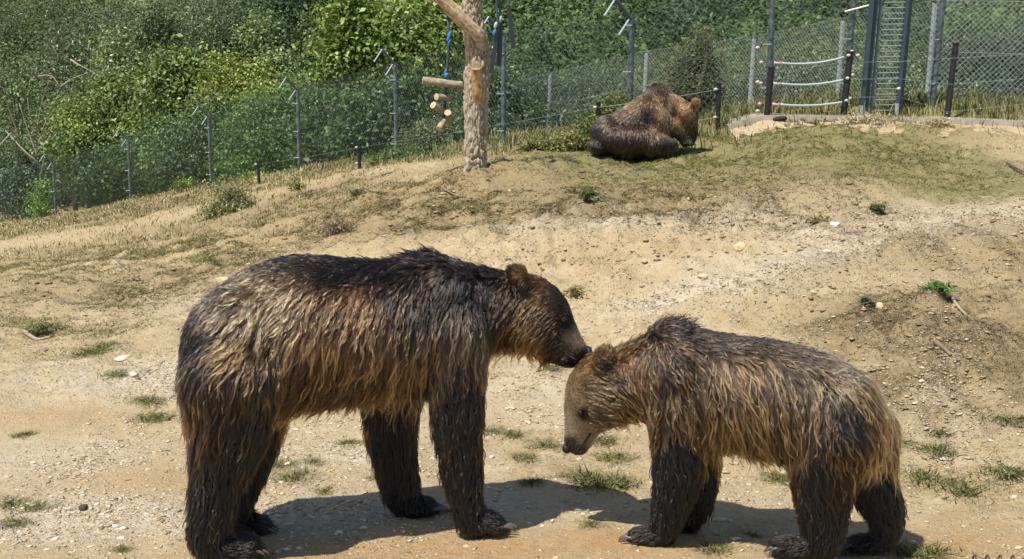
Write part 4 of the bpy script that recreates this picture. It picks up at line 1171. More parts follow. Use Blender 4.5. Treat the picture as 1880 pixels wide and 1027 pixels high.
yt += [t + (-1, .040, .007) for t in YB.foot(1468, 1003, 52, 17, -.11, .068, -1)]
yt += [t + (-1, .040, .007) for t in YB.foot(1596, 998, 38, 14, .10, .066, -1)]
YOUNG_COAT = [
 (1240, 592, 26, (.4, -.5), .060, .5, (64, 50, 42), (100, 78, 60)), (1300, 608, 26, (.8, -.2), .055, .3, (66, 52, 42), (104, 82, 60)), (1380, 622, 34, (.9, .3), .055, .16, (66, 52, 43), (110, 88, 66)), (1460, 635, 34, (.9, .35), .06, .2, (70, 56, 46), (128, 104, 80)),
 (1190, 600, 22, (.5, -.2), .06, .4, (78, 60, 46), (140, 110, 78)), (1150, 625, 18, (.5, -.4), .06, .45, (108, 82, 54), (178, 140, 92)),
 (1220, 650, 30, (.5, .85), .08, .2, (70, 55, 44), (160, 128, 92)), (1180, 690, 22, (.5, .85), .07, .2, (110, 76, 48), (192, 144, 96)), (1270, 680, 32, (.4, .9), .09, .2, (66, 52, 43), (166, 136, 98)), (1230, 730, 30, (.3, 1), .09, .2, (68, 54, 44), (164, 134, 96)), (1210, 780, 26, (.15, 1), .08, .18, (66, 54, 45), (150, 124, 92)),
 (1340, 680, 32, (.4, .9), .11, .2, (66, 50, 40), (186, 146, 100)), (1400, 690, 34, (.45, .9), .11, .2, (66, 50, 40), (192, 152, 104)), (1470, 690, 34, (.5, .85), .10, .18, (74, 60, 50), (176, 148, 112)), (1540, 680, 26, (.65, .75), .07, .14, (92, 78, 64), (170, 150, 120), .55), (1590, 715, 26, (.5, .85), .09, .18, (112, 86, 56), (182, 146, 98), .60),
 (1330, 760, 34, (.2, 1), .12, .2, (60, 46, 37), (188, 148, 100)), (1410, 770, 36, (.25, 1), .12, .2, (60, 46, 37), (190, 150, 102)), (1490, 770, 34, (.35, 1), .11, .18, (64, 50, 41), (172, 138, 98)), (1550, 770, 34, (.4, 1), .09, .18, (52, 43, 38), (124, 100, 78)), (1612, 780, 18, (.3, 1), .10, .25, (84, 62, 42), (176, 134, 86)),
 (1330, 830, 20, (.1, 1), .08, .3, (112, 84, 50), (190, 148, 94)), (1400, 840, 24, (.1, 1), .08, .3, (84, 64, 43), (172, 136, 90)), (1460, 850, 22, (.1, 1), .08, .3, (66, 52, 40), (150, 120, 84)), (1560, 840, 26, (.2, 1), .10, .2, (54, 43, 37), (150, 116, 78)), (1620, 840, 20, (.2, 1), .10, .25, (88, 66, 44), (170, 130, 84)),
 (1292, 790, 18, (.1, 1), .08, .25, (104, 76, 46), (176, 134, 86)),
 (1245, 830, 28, (.2, 1), .07, .18, (44, 37, 35), (80, 66, 56)), (1240, 890, 26, (.2, 1), .06, .2, (38, 32, 30), (66, 56, 50)), (1228, 945, 20, (0, 1), .05, .18, (38, 32, 31), (62, 54, 50)), (1180, 982, 18, (-1, .3), .024, .16, (46, 38, 34), (72, 58, 48)), (1280, 890, 20, (.2, 1), .06, .2, (34, 28, 27), (56, 46, 40)), (1275, 945, 16, (.1, 1), .05, .2, (30, 25, 24), (46, 38, 34)),
 (1510, 870, 34, (.25, 1), .08, .2, (44, 36, 33), (92, 74, 60)), (1515, 940, 26, (.2, 1), .06, .2, (38, 31, 29), (70, 56, 47)), (1520, 990, 20, (0, 1), .045, .18, (38, 31, 29), (64, 53, 46)), (1450, 1003, 22, (-1, .25), .026, .14, (44, 37, 34), (72, 60, 52)), (1600, 890, 24, (.2, 1), .06, .2, (38, 31, 28), (70, 55, 44)), (1635, 950, 18, (.3, 1), .05, .2, (36, 29, 27), (62, 50, 42)), (1590, 1000, 16, (-1, .3), .026, .14, (36, 30, 28), (56, 46, 40)),
 (1110, 650, 13, (.2, -.6), .022, .3, (90, 70, 48), (150, 118, 80)), (1104, 668, 10, (.3, .3), .022, .2, (44, 35, 28), (60, 48, 38)), (1080, 665, 12, (.4, -.5), .035, .35, (116, 86, 54), (170, 130, 84)),
 (1090, 705, 18, (.7, .1), .04, .16, (112, 94, 70), (166, 142, 106), .6), (1058, 700, 16, (.6, -.5), .025, .12, (118, 100, 76), (160, 138, 106), .6), (1135, 725, 20, (.7, .5), .065, .2, (80, 62, 46), (158, 126, 86)), (1105, 760, 16, (.7, .4), .04, .16, (104, 86, 64), (160, 134, 98), .5), (1140, 765, 16, (.5, .9), .06, .25, (120, 90, 54), (184, 144, 92)), (1165, 750, 16, (.5, .9), .07, .25, (122, 88, 52), (190, 146, 96)),
 (1050, 735, 14, (.4, -.8), .012, .06, (128, 110, 88), (156, 136, 112), .6), (1070, 762, 7, (.5, -.6), .010, .05, (40, 32, 29), (50, 42, 38)), (1052, 782, 14, (.3, -.9), .010, .05, (150, 136, 118), (178, 164, 144), .6), (1074, 802, 12, (.5, -.6), .012, .06, (144, 130, 110), (170, 156, 134), .6), (1050, 812, 8, (.3, -.8), .008, .04, (88, 78, 68), (104, 94, 82)), (1066, 826, 8, (.6, -.4), .01, .06, (92, 82, 70), (112, 102, 88)),
]
finish_bear(YB, 'bear', 'smaller shaggy brown bear with blond-tipped coat and lowered grey muzzle', 0.0115, 7, YOUNG_COAT, yt,
            [(1066, 758, .013, -.100), (1066, 758, .013, .100)], [(1041, 823, 9, 10, 0, .034, -.3)],
            dict(n_guides=20000, n_hairs=150000, seed=2, rad=0.0010, clump=.95, tint=(1.06, .94, .78), tipmul=.48, palefrac=.45, strings=.38, stringtone=.57), [[(1056, 828), (1066, 820), (1076, 808), (1084, 795)]])

# ---- the bear resting at the top, back turned, head lowered to the right
RB = Bear((1.70, 17.35), (2.40, 17.30)); RB.base_px = (1165, 283); RB.leg_top = .0
RB.ground_z = float(zfun(np.array([1.7]), np.array([17.35]))[0])
RB.ball(1158, 254, 70, 34, .0, .40); RB.ball(1118, 248, 34, 36, .02, .32); RB.ball(1098, 270, 18, 14, -.05, .22)
RB.leg([(1140, 246, 38), (1174, 222, 37), (1197, 195, 31), (1207, 175, 22)], .03, 1.05)
RB.leg([(1190, 205, 32), (1206, 226, 33), (1206, 252, 28)], -.02, 1.0)
RB.leg([(1204, 188, 25), (1228, 193, 22), (1250, 203, 20)], .06, .95)
RB.ball(1263, 213, 20, 24, -.02, .16); RB.leg([(1264, 225, 17), (1269, 243, 12.5), (1270, 255, 9)], -.04, .95)
for s in (-.15, .11): RB.ball(1277, 190, 9.5, 10.5, s, .045)
RB.leg([(1195, 266, 20), (1220, 266, 16), (1236, 267, 10)], -.22, 1.0); RB.leg([(1240, 232, 14), (1253, 250, 11), (1257, 262, 8)], -.06, 1.0)
RB.ball(1262, 264, 10, 5, -.08, .07)
REST_COAT = [
 (1207, 160, 10, (0, 1), .05, .15, (76, 56, 40), (112, 84, 58)), (1185, 185, 14, (-.1, 1), .07, .15, (88, 66, 46), (140, 108, 74)), (1165, 195, 10, (-.5, .9), .07, .2, (106, 82, 54), (176, 142, 96)), (1180, 215, 14, (-.1, 1), .10, .15, (60, 45, 34), (94, 72, 52)), (1225, 195, 14, (.3, 1), .08, .15, (108, 82, 56), (164, 130, 90)), (1215, 230, 12, (.1, 1), .08, .15, (104, 78, 54), (160, 126, 88)),
 (1130, 225, 16, (-.6, .8), .10, .2, (66, 50, 40), (140, 110, 78)), (1100, 245, 16, (-.4, 1), .11, .2, (58, 45, 37), (112, 88, 66)), (1140, 260, 20, (-.15, 1), .12, .2, (56, 43, 36), (142, 116, 88)), (1180, 255, 18, (0, 1), .12, .2, (62, 48, 39), (150, 120, 88)), (1200, 275, 16, (.1, 1), .10, .2, (54, 42, 36), (130, 104, 78)), (1230, 262, 12, (.6, .6), .08, .2, (58, 46, 40), (118, 98, 80)), (1110, 278, 16, (-.2, 1), .08, .2, (46, 36, 31), (92, 72, 56)),
 (1252, 198, 12, (-.2, .8), .05, .12, (118, 88, 58), (168, 130, 86), .6), (1277, 189, 6, (0, -.8), .02, .2, (122, 92, 58), (168, 130, 84), .7), (1264, 222, 12, (-.2, 1), .04, .12, (104, 77, 50), (148, 112, 72), .6), (1270, 240, 8, (-.2, 1), .03, .12, (62, 46, 33), (90, 68, 48)), (1258, 260, 6, (0, 1), .03, .15, (72, 60, 48), (104, 88, 70)),
]
finish_bear(RB, 'bear', 'brown bear resting on the turf with its back turned and head hung low', 0.020, 8, REST_COAT, [], [(1271, 226, .014, -.07)], [(1269, 264, 6, 5, .06, .04, 0)],
            dict(n_guides=7000, n_hairs=70000, seed=3, rad=0.0026, clump=.7, wave=.004, lenmul=.55, dark=.62, strings=.1, tipmul=.9))

# ================================================================== TREES, BUSHES, WOOD
M_LEAF = attr_mat('broad_leaf', 0.5, 0, 1, 0.35, 0.30)
M_LEAFDULL = attr_mat('dull_leaf', 0.7, 0, 1, 0.2, 0.22)
M_GRASS = attr_mat('grass_blade', 0.75, 0, 1, 0.2, 0.25)
M_TRUNKB = simple('thin_grey_bark', (0.17, 0.14, 0.11), 0.9, 0, 0.5, 14.0, 0.5)
M_PALEWOOD = simple('bleached_dead_wood', (0.40, 0.35, 0.28), 0.9, 0, 0.4, 14.0, 0.4)

def leaf_quads(P, Nn, size, asp, rng, fold=0.25):
    n = len(P)
    r = unit(rng.normal(0, 1, (n, 3)))
    a = unit(np.cross(Nn, r)); b = np.cross(Nn, a)
    s = size[:, None]
    V = np.stack([P - a * s * .5, P - b * s * asp * .5 + Nn * s * fold * .3, P + a * s * .55 - Nn * s * fold * .25, P + b * s * asp * .5 + Nn * s * fold * .3], 1).reshape(-1, 3)
    F = np.arange(n * 4).reshape(n, 4)
    return V, F

def foliage(blobs, n, size, pal, seed, rc=0.28, asp=0.55, up=0.5, clumps=0.35, inner=0.45, dark=0.0):
    n, size = int(n * 1.25), size * .86
    """blobs: centre, radii (3). Leaves sit in many small sprays through the outer part of each blob."""
    rng = np.random.default_rng(seed)
    vol = np.array([np.prod(b[1]) ** (2 / 3) for b in blobs]); vol /= vol.sum()
    Ps, Ns, Cs = [], [], []
    pal = np.array(pal, float) * [1.45, 1.30, 1.6]
    for (c, r), w in zip(blobs, vol):
        m = max(30, int(n * w)); nc = max(6, int(m / 22 * clumps * 3))
        d = unit(rng.normal(0, 1, (nc, 3)))
        rr = (inner + (1 - inner) * rng.random(nc) ** 0.6) * (0.86 + 0.28 * fbm(d * 1.7 + seed, 3, seed))
        cc = np.asarray(c) + d * np.asarray(r) * rr[:, None]
        k = rng.integers(0, nc, m)
        spread = rc * (0.6 + 0.8 * rng.random(nc))[k][:, None]
        P = cc[k] + rng.normal(0, 1, (m, 3)) * spread * [1, 1, .6]
        N_ = unit(d[k] * .55 + np.array([0, -.15, up]) + rng.normal(0, .55, (m, 3)))
        j = rng.random(nc)[k]; hue = np.clip(j * .7 + rng.random(m) * .5 - .1, 0, 1)
        q = hue * (len(pal) - 1); i0 = np.minimum(q.astype(int), len(pal) - 2); f = (q - i0)[:, None]
        C = pal[i0] * (1 - f) + pal[i0 + 1] * f
        C = C * (np.exp(rng.normal(0, .20, m)) * np.exp(rng.normal(0, .44, nc))[k])[:, None] * np.exp(rng.normal(0, .14))  # brightness per spray colours in sunlit masses and dark gaps
        Ps.append(P); Ns.append(N_); Cs.append(C)
    P, N_, C = np.vstack(Ps), np.vstack(Ns), np.vstack(Cs)
    sz = size * np.exp(rng.normal(0, .22, len(P)))
    V, F = leaf_quads(P, N_, sz, asp, rng)
    return V, F, np.repeat(np.clip(C, .004, .6), 4, 0)

def branches(base, tips, rng, r0, mid=0.45, sides=6):
    mb = MB()
    base = np.asarray(base, float)
    for t in tips:
        t = np.asarray(t, float)
        k = base + (t - base) * mid * np.array([.35, .35, 1]) + rng.normal(0, .08, 3)
        L = np.linalg.norm(t - base)
        P = catmull(np.array([base, k, (k + t) / 2 + rng.normal(0, .03 * L, 3), t]), 4)
        mb.tube(P, np.linspace(r0, r0 * .2, len(P)), sides)
    return mb.mesh('trunk', True)

def gz(x, y): return float(zfun(np.array([float(x)]), np.array([float(y)]))[0])

def bush(name, label, cat, blobs_px, n, size, pal, seed, trunk_r=0.05, mat=None, group=None, trunk_mat=None, **kw):
    """blobs_px: px, py, rx px, ry px, distance"""
    B = []
    for (px, py, rx, ry, Y) in blobs_px:
        s = Y / FPX; B.append((at(px, py, Y), np.array([rx * s, min(rx, ry * 1.4) * s * .85, ry * s])))
    x, y = B[0][0][0], B[0][0][1]
    base = np.array([x, y, gz(x, y)])
    t = thing(name, label, cat, base, group)
    rng = np.random.default_rng(seed + 500)
    tips = [c + r * rng.uniform(-.5, .5, 3) for c, r in B for _ in range(4)]
    obj('trunk', branches(base - [0, 0, .1], tips, rng, trunk_r), trunk_mat or M_TRUNKB, t)
    V, F, C = foliage(B, n, size, pal, seed, **kw)
    lo = V[:, 2].reshape(-1, 4).min(1); 
    keep = lo > zsmooth(V[::4, 0], V[::4, 1]) - .05
    V = V.reshape(-1, 4, 3)[keep].reshape(-1, 3); C = C.reshape(-1, 4, 3)[keep].reshape(-1, 3); F = np.arange(len(V)).reshape(-1, 4)
    obj('crown', np_mesh('crown', V, F, C), mat or M_LEAF, t, 'stuff')
    return t

G_DARK = [(.022, .044, .017), (.043, .076, .027), (.075, .115, .042)]
G_MID = [(.030, .062, .018), (.060, .110, .030), (.100, .155, .048)]
G_YEL = [(.045, .085, .018), (.105, .160, .034), (.19, .245, .06)]
G_FEATH = [(.045, .075, .034), (.085, .120, .055), (.14, .175, .085)]
G_BLUE = [(.030, .066, .034), (.052, .100, .052), (.085, .140, .072)]

bush('acacia_tree', 'feathery grey-green acacia with thin dark stems at the wood edge', 'tree', [(150, 130, 95, 90, 54), (230, 60, 90, 80, 55), (90, 60, 90, 80, 56), (170, 210, 80, 60, 53)], 15000, .17, G_FEATH, 101, .10, M_LEAFDULL, asp=.32, rc=.45)
bush('acacia_tree', 'tall feathery acacia behind the yellow-green bushes with bright leaf flecks', 'tree', [(340, 70, 95, 80, 58), (420, 30, 80, 70, 59), (300, 10, 90, 60, 60), (280, 120, 70, 60, 57)], 13000, .17, G_FEATH[:2] + [(.12, .16, .07)], 102, .10, M_LEAFDULL, asp=.32, rc=.45)
bush('acacia_tree', 'sparse dark-leaved acacia over the bleached bare branches', 'tree', [(30, 150, 60, 80, 55), (10, 60, 60, 70, 56), (60, 240, 55, 50, 54)], 5500, .17, G_DARK[1:] + [(.08, .11, .05)], 103, .10, M_LEAFDULL, asp=.32, rc=.45, inner=.3)  # darker leaf palette than the other acacias
bush('dark_oak', 'dark dense oak filling the gap beside the big broadleaf tree', 'tree', [(520, 70, 85, 90, 60), (590, 130, 60, 70, 58), (460, 110, 60, 60, 60), (560, -20, 80, 60, 62)], 13000, .19, G_DARK, 104, .16, rc=.4)
bush('leafy_bush', 'yellow-green broadleaf bush below the acacias with pale leaf tips', 'bush', [(220, 200, 70, 60, 50), (180, 250, 60, 50, 50), (270, 250, 60, 60, 49)], 10000, .16, G_YEL, 105, .07, rc=.4)
bush('leafy_bush', 'round bright-leaved bush topping the hedge before the acacia', 'bush', [(335, 130, 48, 38, 48), (330, 190, 55, 45, 48), (300, 160, 30, 30, 47.6)], 5500, .19, G_YEL[:2] + [(.16, .21, .075)], 106, .06, rc=.35)
bush('leafy_bush', 'golden-green bush between the round bush and the dark oak', 'bush', [(430, 150, 62, 45, 47), (470, 190, 60, 45, 46.5), (400, 200, 50, 40, 46)], 8500, .15, [(.055, .09, .016), (.125, .17, .03), (.21, .245, .05)], 107, .06, rc=.35)
bush('hedge_bush', 'dusky green hedge bush at the low end of the tall fence', 'bush', [(50, 350, 85, 55, 52), (0, 330, 60, 60, 53), (110, 330, 45, 45, 52)], 9000, .13, G_BLUE[:2] + [(.07, .12, .055)], 108, .05, rc=.35)
bush('hedge_bush', 'bright fresh green shrub beside the lowest fence post', 'bush', [(78, 372, 22, 30, 49.5), (88, 350, 14, 22, 49.6)], 2200, .10, [(.05, .11, .02), (.09, .17, .035), (.12, .20, .05)], 109, .03, rc=.18)
bush('hedge_bush', 'deep green hedge bush behind the second and third fence posts', 'bush', [(200, 320, 75, 50, 48.5), (270, 300, 60, 55, 47.5), (150, 290, 50, 45, 50)], 10000, .14, G_DARK[:1] + G_MID[:2], 110, .05, rc=.35)
bush('hedge_bush', 'green hedge bush reaching over the fence before the golden bush', 'bush', [(340, 265, 75, 60, 45), (410, 240, 60, 55, 44), (330, 310, 70, 40, 44)], 11000, .14, G_MID, 111, .05, rc=.33)
bush('hedge_bush', 'grass-green glossy shrub climbing the fence mid way up', 'bush', [(480, 240, 60, 70, 41), (520, 270, 60, 55, 40), (450, 290, 55, 40, 41), (540, 200, 45, 45, 41)], 12000, .12, [(.028, .065, .015), (.06, .125, .026), (.10, .18, .042)], 112, .05, rc=.3)
bush('broadleaf_tree', 'big sunlit broadleaf tree with large leaves left of the bare trunk', 'tree', [(690, 110, 75, 70, 37), (640, 60, 50, 55, 37.5), (650, 130, 55, 55, 37), (760, 70, 55, 60, 37), (800, 110, 45, 60, 36.5), (720, 30, 40, 40, 38), (810, 40, 45, 45, 37.5)], 21000, .155, [(.045, .085, .016), (.105, .165, .03), (.19, .25, .055)], 113, .10, rc=.34, asp=.62)
bush('broadleaf_tree', 'slender leafy top rising above the big broadleaf crown', 'tree', [(648, 25, 22, 30, 36.5), (640, 55, 25, 25, 36.5)], 1600, .19, [(.07, .12, .02), (.12, .18, .035), (.18, .24, .06)], 114, .05, rc=.25, asp=.6)
bush('hedge_bush', 'shaded leafy shrubbery under the big broadleaf tree behind the fence', 'bush', [(610, 220, 60, 60, 36), (690, 210, 65, 60, 34), (760, 200, 55, 65, 32.5), (660, 260, 60, 35, 33.5), (590, 280, 50, 30, 36)], 16000, .13, [(.018, .042, .014), (.04, .082, .024), (.08, .13, .045)], 115, .05, rc=.28)  # darker leaf palette carries the shade below the crown
bush('hedge_bush', 'low dusty olive shrub behind the hanging logs', 'bush', [(800, 255, 45, 32, 29.5), (770, 270, 30, 22, 29.8), (835, 240, 30, 40, 29.5)], 6000, .085, [(.045, .066, .026), (.075, .10, .042), (.11, .14, .062)], 116, .03, M_LEAFDULL, rc=.2)
bush('hedge_bush', 'dark leafy shrub between the bare trunk and the silver fence', 'bush', [(900, 180, 45, 60, 30), (950, 220, 45, 45, 30), (900, 240, 50, 35, 28.5), (970, 170, 40, 40, 33)], 9000, .11, [(.02, .044, .016), (.045, .08, .03), (.085, .12, .05)], 117, .04, rc=.26)
bush('hedge_bush', 'tangled green scrub behind the silver fence beside the resting bear', 'bush', [(1040, 200, 60, 50, 33), (1110, 185, 60, 50, 32.5), (1010, 240, 45, 25, 32.5), (1090, 230, 50, 25, 31.5)], 9500, .10, [(.03, .056, .022), (.055, .092, .034), (.095, .135, .055)], 118, .04, rc=.26)
bush('small_bush', 'small yellow-green bush growing just behind the resting bear', 'bush', [(1130, 205, 24, 30, 19.3), (1088, 232, 22, 18, 19.0), (1105, 245, 20, 12, 18.8)], 4200, .05, [(.05, .075, .02), (.09, .12, .035), (.15, .18, .06)], 119, .02, M_LEAFDULL, rc=.10)
bush('juniper', 'olive juniper with ragged sprays in front of the silver fence', 'bush', [(1280, 150, 42, 45, 22.3), (1270, 120, 30, 30, 22.3), (1285, 90, 18, 32, 22.3), (1250, 170, 36, 30, 22.2), (1300, 185, 28, 30, 22.2), (1295, 65, 8, 18, 22.3)], 12000, .055, [(.035, .045, .018), (.075, .090, .036), (.135, .145, .065)], 120, .05, M_LEAFDULL, rc=.13, asp=.35)
bush('hedge_bush', 'grey-green scrub behind the tubed gate', 'bush', [(1440, 150, 60, 45, 31), (1370, 175, 45, 30, 31.5), (1510, 165, 50, 35, 30.5)], 8000, .10, [(.03, .055, .022), (.055, .086, .035), (.085, .12, .05)], 121, .04, M_LEAFDULL, rc=.25)
bush('hedge_bush', 'light green scrub showing between the ladder rungs', 'bush', [(1620, 150, 40, 55, 30), (1660, 175, 40, 32, 30)], 5000, .10, [(.06, .09, .03), (.10, .145, .05), (.15, .19, .08)], 122, .04, M_LEAFDULL, rc=.22)
bush('hedge_bush', 'dim grey-green thicket behind the silver fence past the ladder', 'bush', [(1760, 130, 70, 60, 31), (1850, 120, 60, 70, 31), (1700, 160, 50, 40, 30.5), (1800, 175, 70, 28, 30)], 11000, .10, [(.026, .044, .02), (.046, .07, .032), (.075, .10, .048)], 123, .04, M_LEAFDULL, rc=.26)

bush('sapling', 'young pale-leaved sapling rising behind the second fence post', 'tree', [(215, 160, 34, 50, 51), (205, 90, 24, 40, 51.5), (235, 210, 30, 30, 50.5)], 3200, .15, [(.07, .11, .035), (.12, .17, .06), (.18, .23, .09)], 130, .05, rc=.35, inner=.2)
bush('sapling', 'tall mid-green sapling between the two feathery acacias', 'tree', [(290, 60, 36, 70, 54), (275, 130, 34, 40, 53)], 3600, .16, [(.05, .09, .03), (.09, .14, .05), (.15, .20, .08)], 131, .05, rc=.35, inner=.2)
bush('sapling', 'yellowish sapling leaning over the deep green hedge bush', 'tree', [(130, 215, 30, 45, 51), (120, 270, 34, 30, 51)], 3000, .14, [(.06, .10, .028), (.11, .155, .045), (.17, .21, .07)], 132, .04, rc=.32, inner=.2)
bush('sapling', 'light green sapling in front of the dark oak', 'tree', [(500, 130, 34, 45, 50), (475, 70, 26, 44, 51), (540, 160, 30, 30, 49)], 3600, .15, [(.06, .10, .028), (.10, .15, .045), (.15, .20, .07)], 133, .04, rc=.32, inner=.2)
bush('sapling', 'grey-green sapling crowding the fence by the lowest posts', 'tree', [(40, 285, 34, 40, 52), (140, 330, 30, 30, 50)], 3000, .13, G_FEATH, 134, .04, M_LEAFDULL, rc=.3, inner=.2, asp=.35)

bush('fence_weed', 'long row of pale weeds along the foot of the silver fence past the gate', 'plant', [(1420, 200, 34, 8, 21.5), (1480, 198, 34, 9, 21.3), (1545, 197, 34, 10, 21.0), (1620, 194, 34, 12, 20.6), (1700, 196, 34, 10, 20.3), (1770, 192, 34, 14, 20.2), (1840, 196, 34, 11, 20.1), (1910, 195, 30, 12, 20.1)], 9000, .05, [(.10, .115, .045), (.17, .17, .08), (.24, .21, .11)], 124, .01, M_LEAFDULL, rc=.09, asp=.3)

# bleached dead tree among the acacias
rngd = np.random.default_rng(77)
db = base_pt(74, 372, 51.5)
dtr = thing('dead_tree', 'bleached leafless tree with forking branches at the wood edge', 'tree', db)
for k, (x0, y0, x1, y1, r) in enumerate([(74, 330, 68, 235, .07), (72, 300, 10, 240, .05), (70, 290, 35, 190, .05), (70, 270, 100, 200, .04), (68, 235, 50, 180, .035), (68, 240, 90, 150, .03), (35, 250, 5, 160, .03), (80, 335, 60, 320, .03), (20, 245, -10, 290, .04), (130, 110, 175, 135, .04), (70, 140, 110, 160, .035), (110, 160, 178, 128, .03)]):
    a, b = at(x0, y0, 51.3 + rngd.uniform(-.3, .3)), at(x1, y1, 51.0 + rngd.uniform(-.8, .8))
    m_ = (a + b) / 2 + rngd.normal(0, .12, 3)
    obj('branch', MB().tube(catmull(np.array([a, m_, b]), 4), np.linspace(r, r * .3, 9), 6).mesh('branch', True), M_PALEWOOD, dtr)
obj('trunk', MB().tube([db - [0, 0, .1], at(74, 350, 51.4), at(74, 325, 51.3)], [.1, .085, .07], 8).mesh('trunk', True), M_PALEWOOD, dtr)

# the wooded hillside far behind: one mass
def far_wood():
    rng = np.random.default_rng(5)
    Ps, Ns, Cs, Ss = [], [], [], []
    y = 56.0
    pals = [np.array(p) * [1.5, 1.35, 1.7] for p in (G_DARK, G_MID, [(.028, .052, .02), (.05, .085, .03), (.085, .125, .042)], [(.045, .075, .018), (.08, .115, .028), (.12, .155, .042)])]
    while y < 190:
        st = 2.3 + (y - 56) * .030
        xs = np.arange(-.47 * y - 8, .47 * y + 8, st)
        for x in xs:
            cx, cy_ = x + rng.normal(0, st * .3), y + rng.normal(0, st * .3)
            if cy_ < 62 and cx < -1: continue
            r = st * rng.uniform(.55, .95); h = rng.uniform(.9, 1.7) * r
            c = np.array([cx, cy_, 0.0]); base = gz_fast(cx, cy_)
            m = int(np.clip(760 * (60 / y) ** 1.0, 200, 760))
            nc = 18
            d = rng.normal(0, 1, (nc, 3)); d[:, 2] = np.abs(d[:, 2]) * 1.1 - .35; d[:, 1] -= .35; d = unit(d)
            cc = np.array([cx, cy_, base + 2.0 + h * .2]) + d * [r, r, h] * rng.uniform(.7, 1.05, (nc, 1))
            k = rng.integers(0, nc, m)
            P = cc[k] + rng.normal(0, 1, (m, 3)) * r * .20
            zone = vnoise(np.array([[cx * .09, cy_ * .06]]), 3)[0]
            pal = pals[int(np.clip(zone * 5 - .8 + rng.normal(0, .7), 0, 3))]
            q = np.clip(rng.random(nc)[k] * .8 + rng.random(m) * .35 - .05, 0, .999) * 2
            i0 = q.astype(int); f = (q - i0)[:, None]
            C = (pal[i0] * (1 - f) + pal[np.minimum(i0 + 1, 2)] * f) * np.exp(rng.normal(0, .2, m))[:, None] * rng.uniform(.75, 1.15)
            Ps.append(P); Ns.append(unit(d[k] * .6 + [0, -.1, .5] + rng.normal(0, .5, (m, 3)))); Cs.append(C); Ss.append(np.full(m, .0030 * y) * np.exp(rng.normal(0, .25, m)))
        y += st * .85
    P, N_, C, S = np.vstack(Ps), np.vstack(Ns), np.vstack(Cs), np.concatenate(Ss)
    V, F = leaf_quads(P, N_, S * 1.15, .9, rng)
    V = V.reshape(-1, 4, 3)[:, [0, 1, 3]]; V[:, 1:] += (V[:, 1:] - V[:, :1]) * .25
    V = V.reshape(-1, 3)
    return np_mesh('far_wood', V, np.arange(len(V)).reshape(-1, 3), np.repeat(C, 3, 0))
_gx = np.linspace(-110, 110, 120); _gy = np.linspace(40, 200, 90)
_GX, _GY = np.meshgrid(_gx, _gy); _GZ = zsmooth(_GX, _GY)
def gz_fast(x, y):
    i = np.clip((y - 40) / 160 * 89, 0, 88.99); j = np.clip((x + 110) / 220 * 119, 0, 118.99)
    i0, j0 = int(i), int(j); a, b = i - i0, j - j0
    return _GZ[i0, j0] * (1 - a) * (1 - b) + _GZ[i0 + 1, j0] * a * (1 - b) + _GZ[i0, j0 + 1] * (1 - a) * b + _GZ[i0 + 1, j0 + 1] * a * b
fw = obj('far_wood', far_wood(), M_LEAFDULL)
tag(fw, 'dense green wood covering the hillside beyond the fences', 'wood', None, 'stuff')

# ================================================================== GRASS AND WEEDS
def blades(P, h, w, lean_, C, rng, curl=.35):
    n = len(P)
    a = rng.random(n) * 6.283
    side = np.stack([np.cos(a), np.sin(a), np.zeros(n)], -1)
    b = rng.random(n) * 6.283
    ld = np.stack([np.cos(b), np.sin(b), np.zeros(n)], -1) * (lean_ * rng.random(n) * h)[:, None]
    up = np.array([0, 0, 1.0]) * h[:, None]
    mid = P + up * .55 + ld * curl
    tip = P + up * np.clip(1 - lean_ * .25, .3, 1) + ld
    w = w[:, None]
    if lean_ >= 1.9:                                     # short lying blades: one face each
        V = np.stack([P - side * w * 1.1, P + side * w * 1.1, tip], 1).reshape(-1, 3)
        return V, np.arange(n * 3).reshape(n, 3), np.repeat(C, 3, 0)
    V = np.stack([P - side * w, P + side * w, mid + side * w * .75, mid - side * w * .75, tip], 1)
    V = V.reshape(-1, 3)
    i = np.arange(n)[:, None] * 5
    F = np.vstack([np.hstack([i, i + 1, i + 2]), np.hstack([i, i + 2, i + 3]), np.hstack([i + 3, i + 2, i + 4])])
    return V, F, np.repeat(C, 5, 0)

def scatter(n, anchors, rng, keep=None, thr=.25, patch=2.2, seed=0):
    """random ground points, density following the anchors and broken into patches"""
    out = []
    A = [(G(a[0], a[1]), a) for a in anchors]
    w = np.array([a[2] * a[3] * a[4] for _, a in A]); w /= w.sum()
    tot = 0
    while tot < n:
        k = rng.choice(len(A), n, p=w)
        c = np.array([A[i][0] for i in range(len(A))])[k]; r = np.array([[A[i][1][2], A[i][1][3]] for i in range(len(A))])[k]
        xy = c[:, :2] + rng.normal(0, .62, (n, 2)) * r
        pn = fbm(xy * patch, 3, seed + 50)
        ok = rng.random(n) < np.clip((pn - thr) * 3.2, 0.02, 1)
        out.append(xy[ok]); tot += ok.sum()
    xy = np.vstack(out)[:n]
    return np.c_[xy, zfun(xy[:, 0], xy[:, 1])]

def pal_pick(pal, n, rng):
    pal = np.array(pal); q = rng.random(n) * (len(pal) - 1); i = q.astype(int); f = (q - i)[:, None]
    return (pal[i] * (1 - f) + pal[np.minimum(i + 1, len(pal) - 1)] * f) * np.exp(rng.normal(0, .2, n))[:, None]

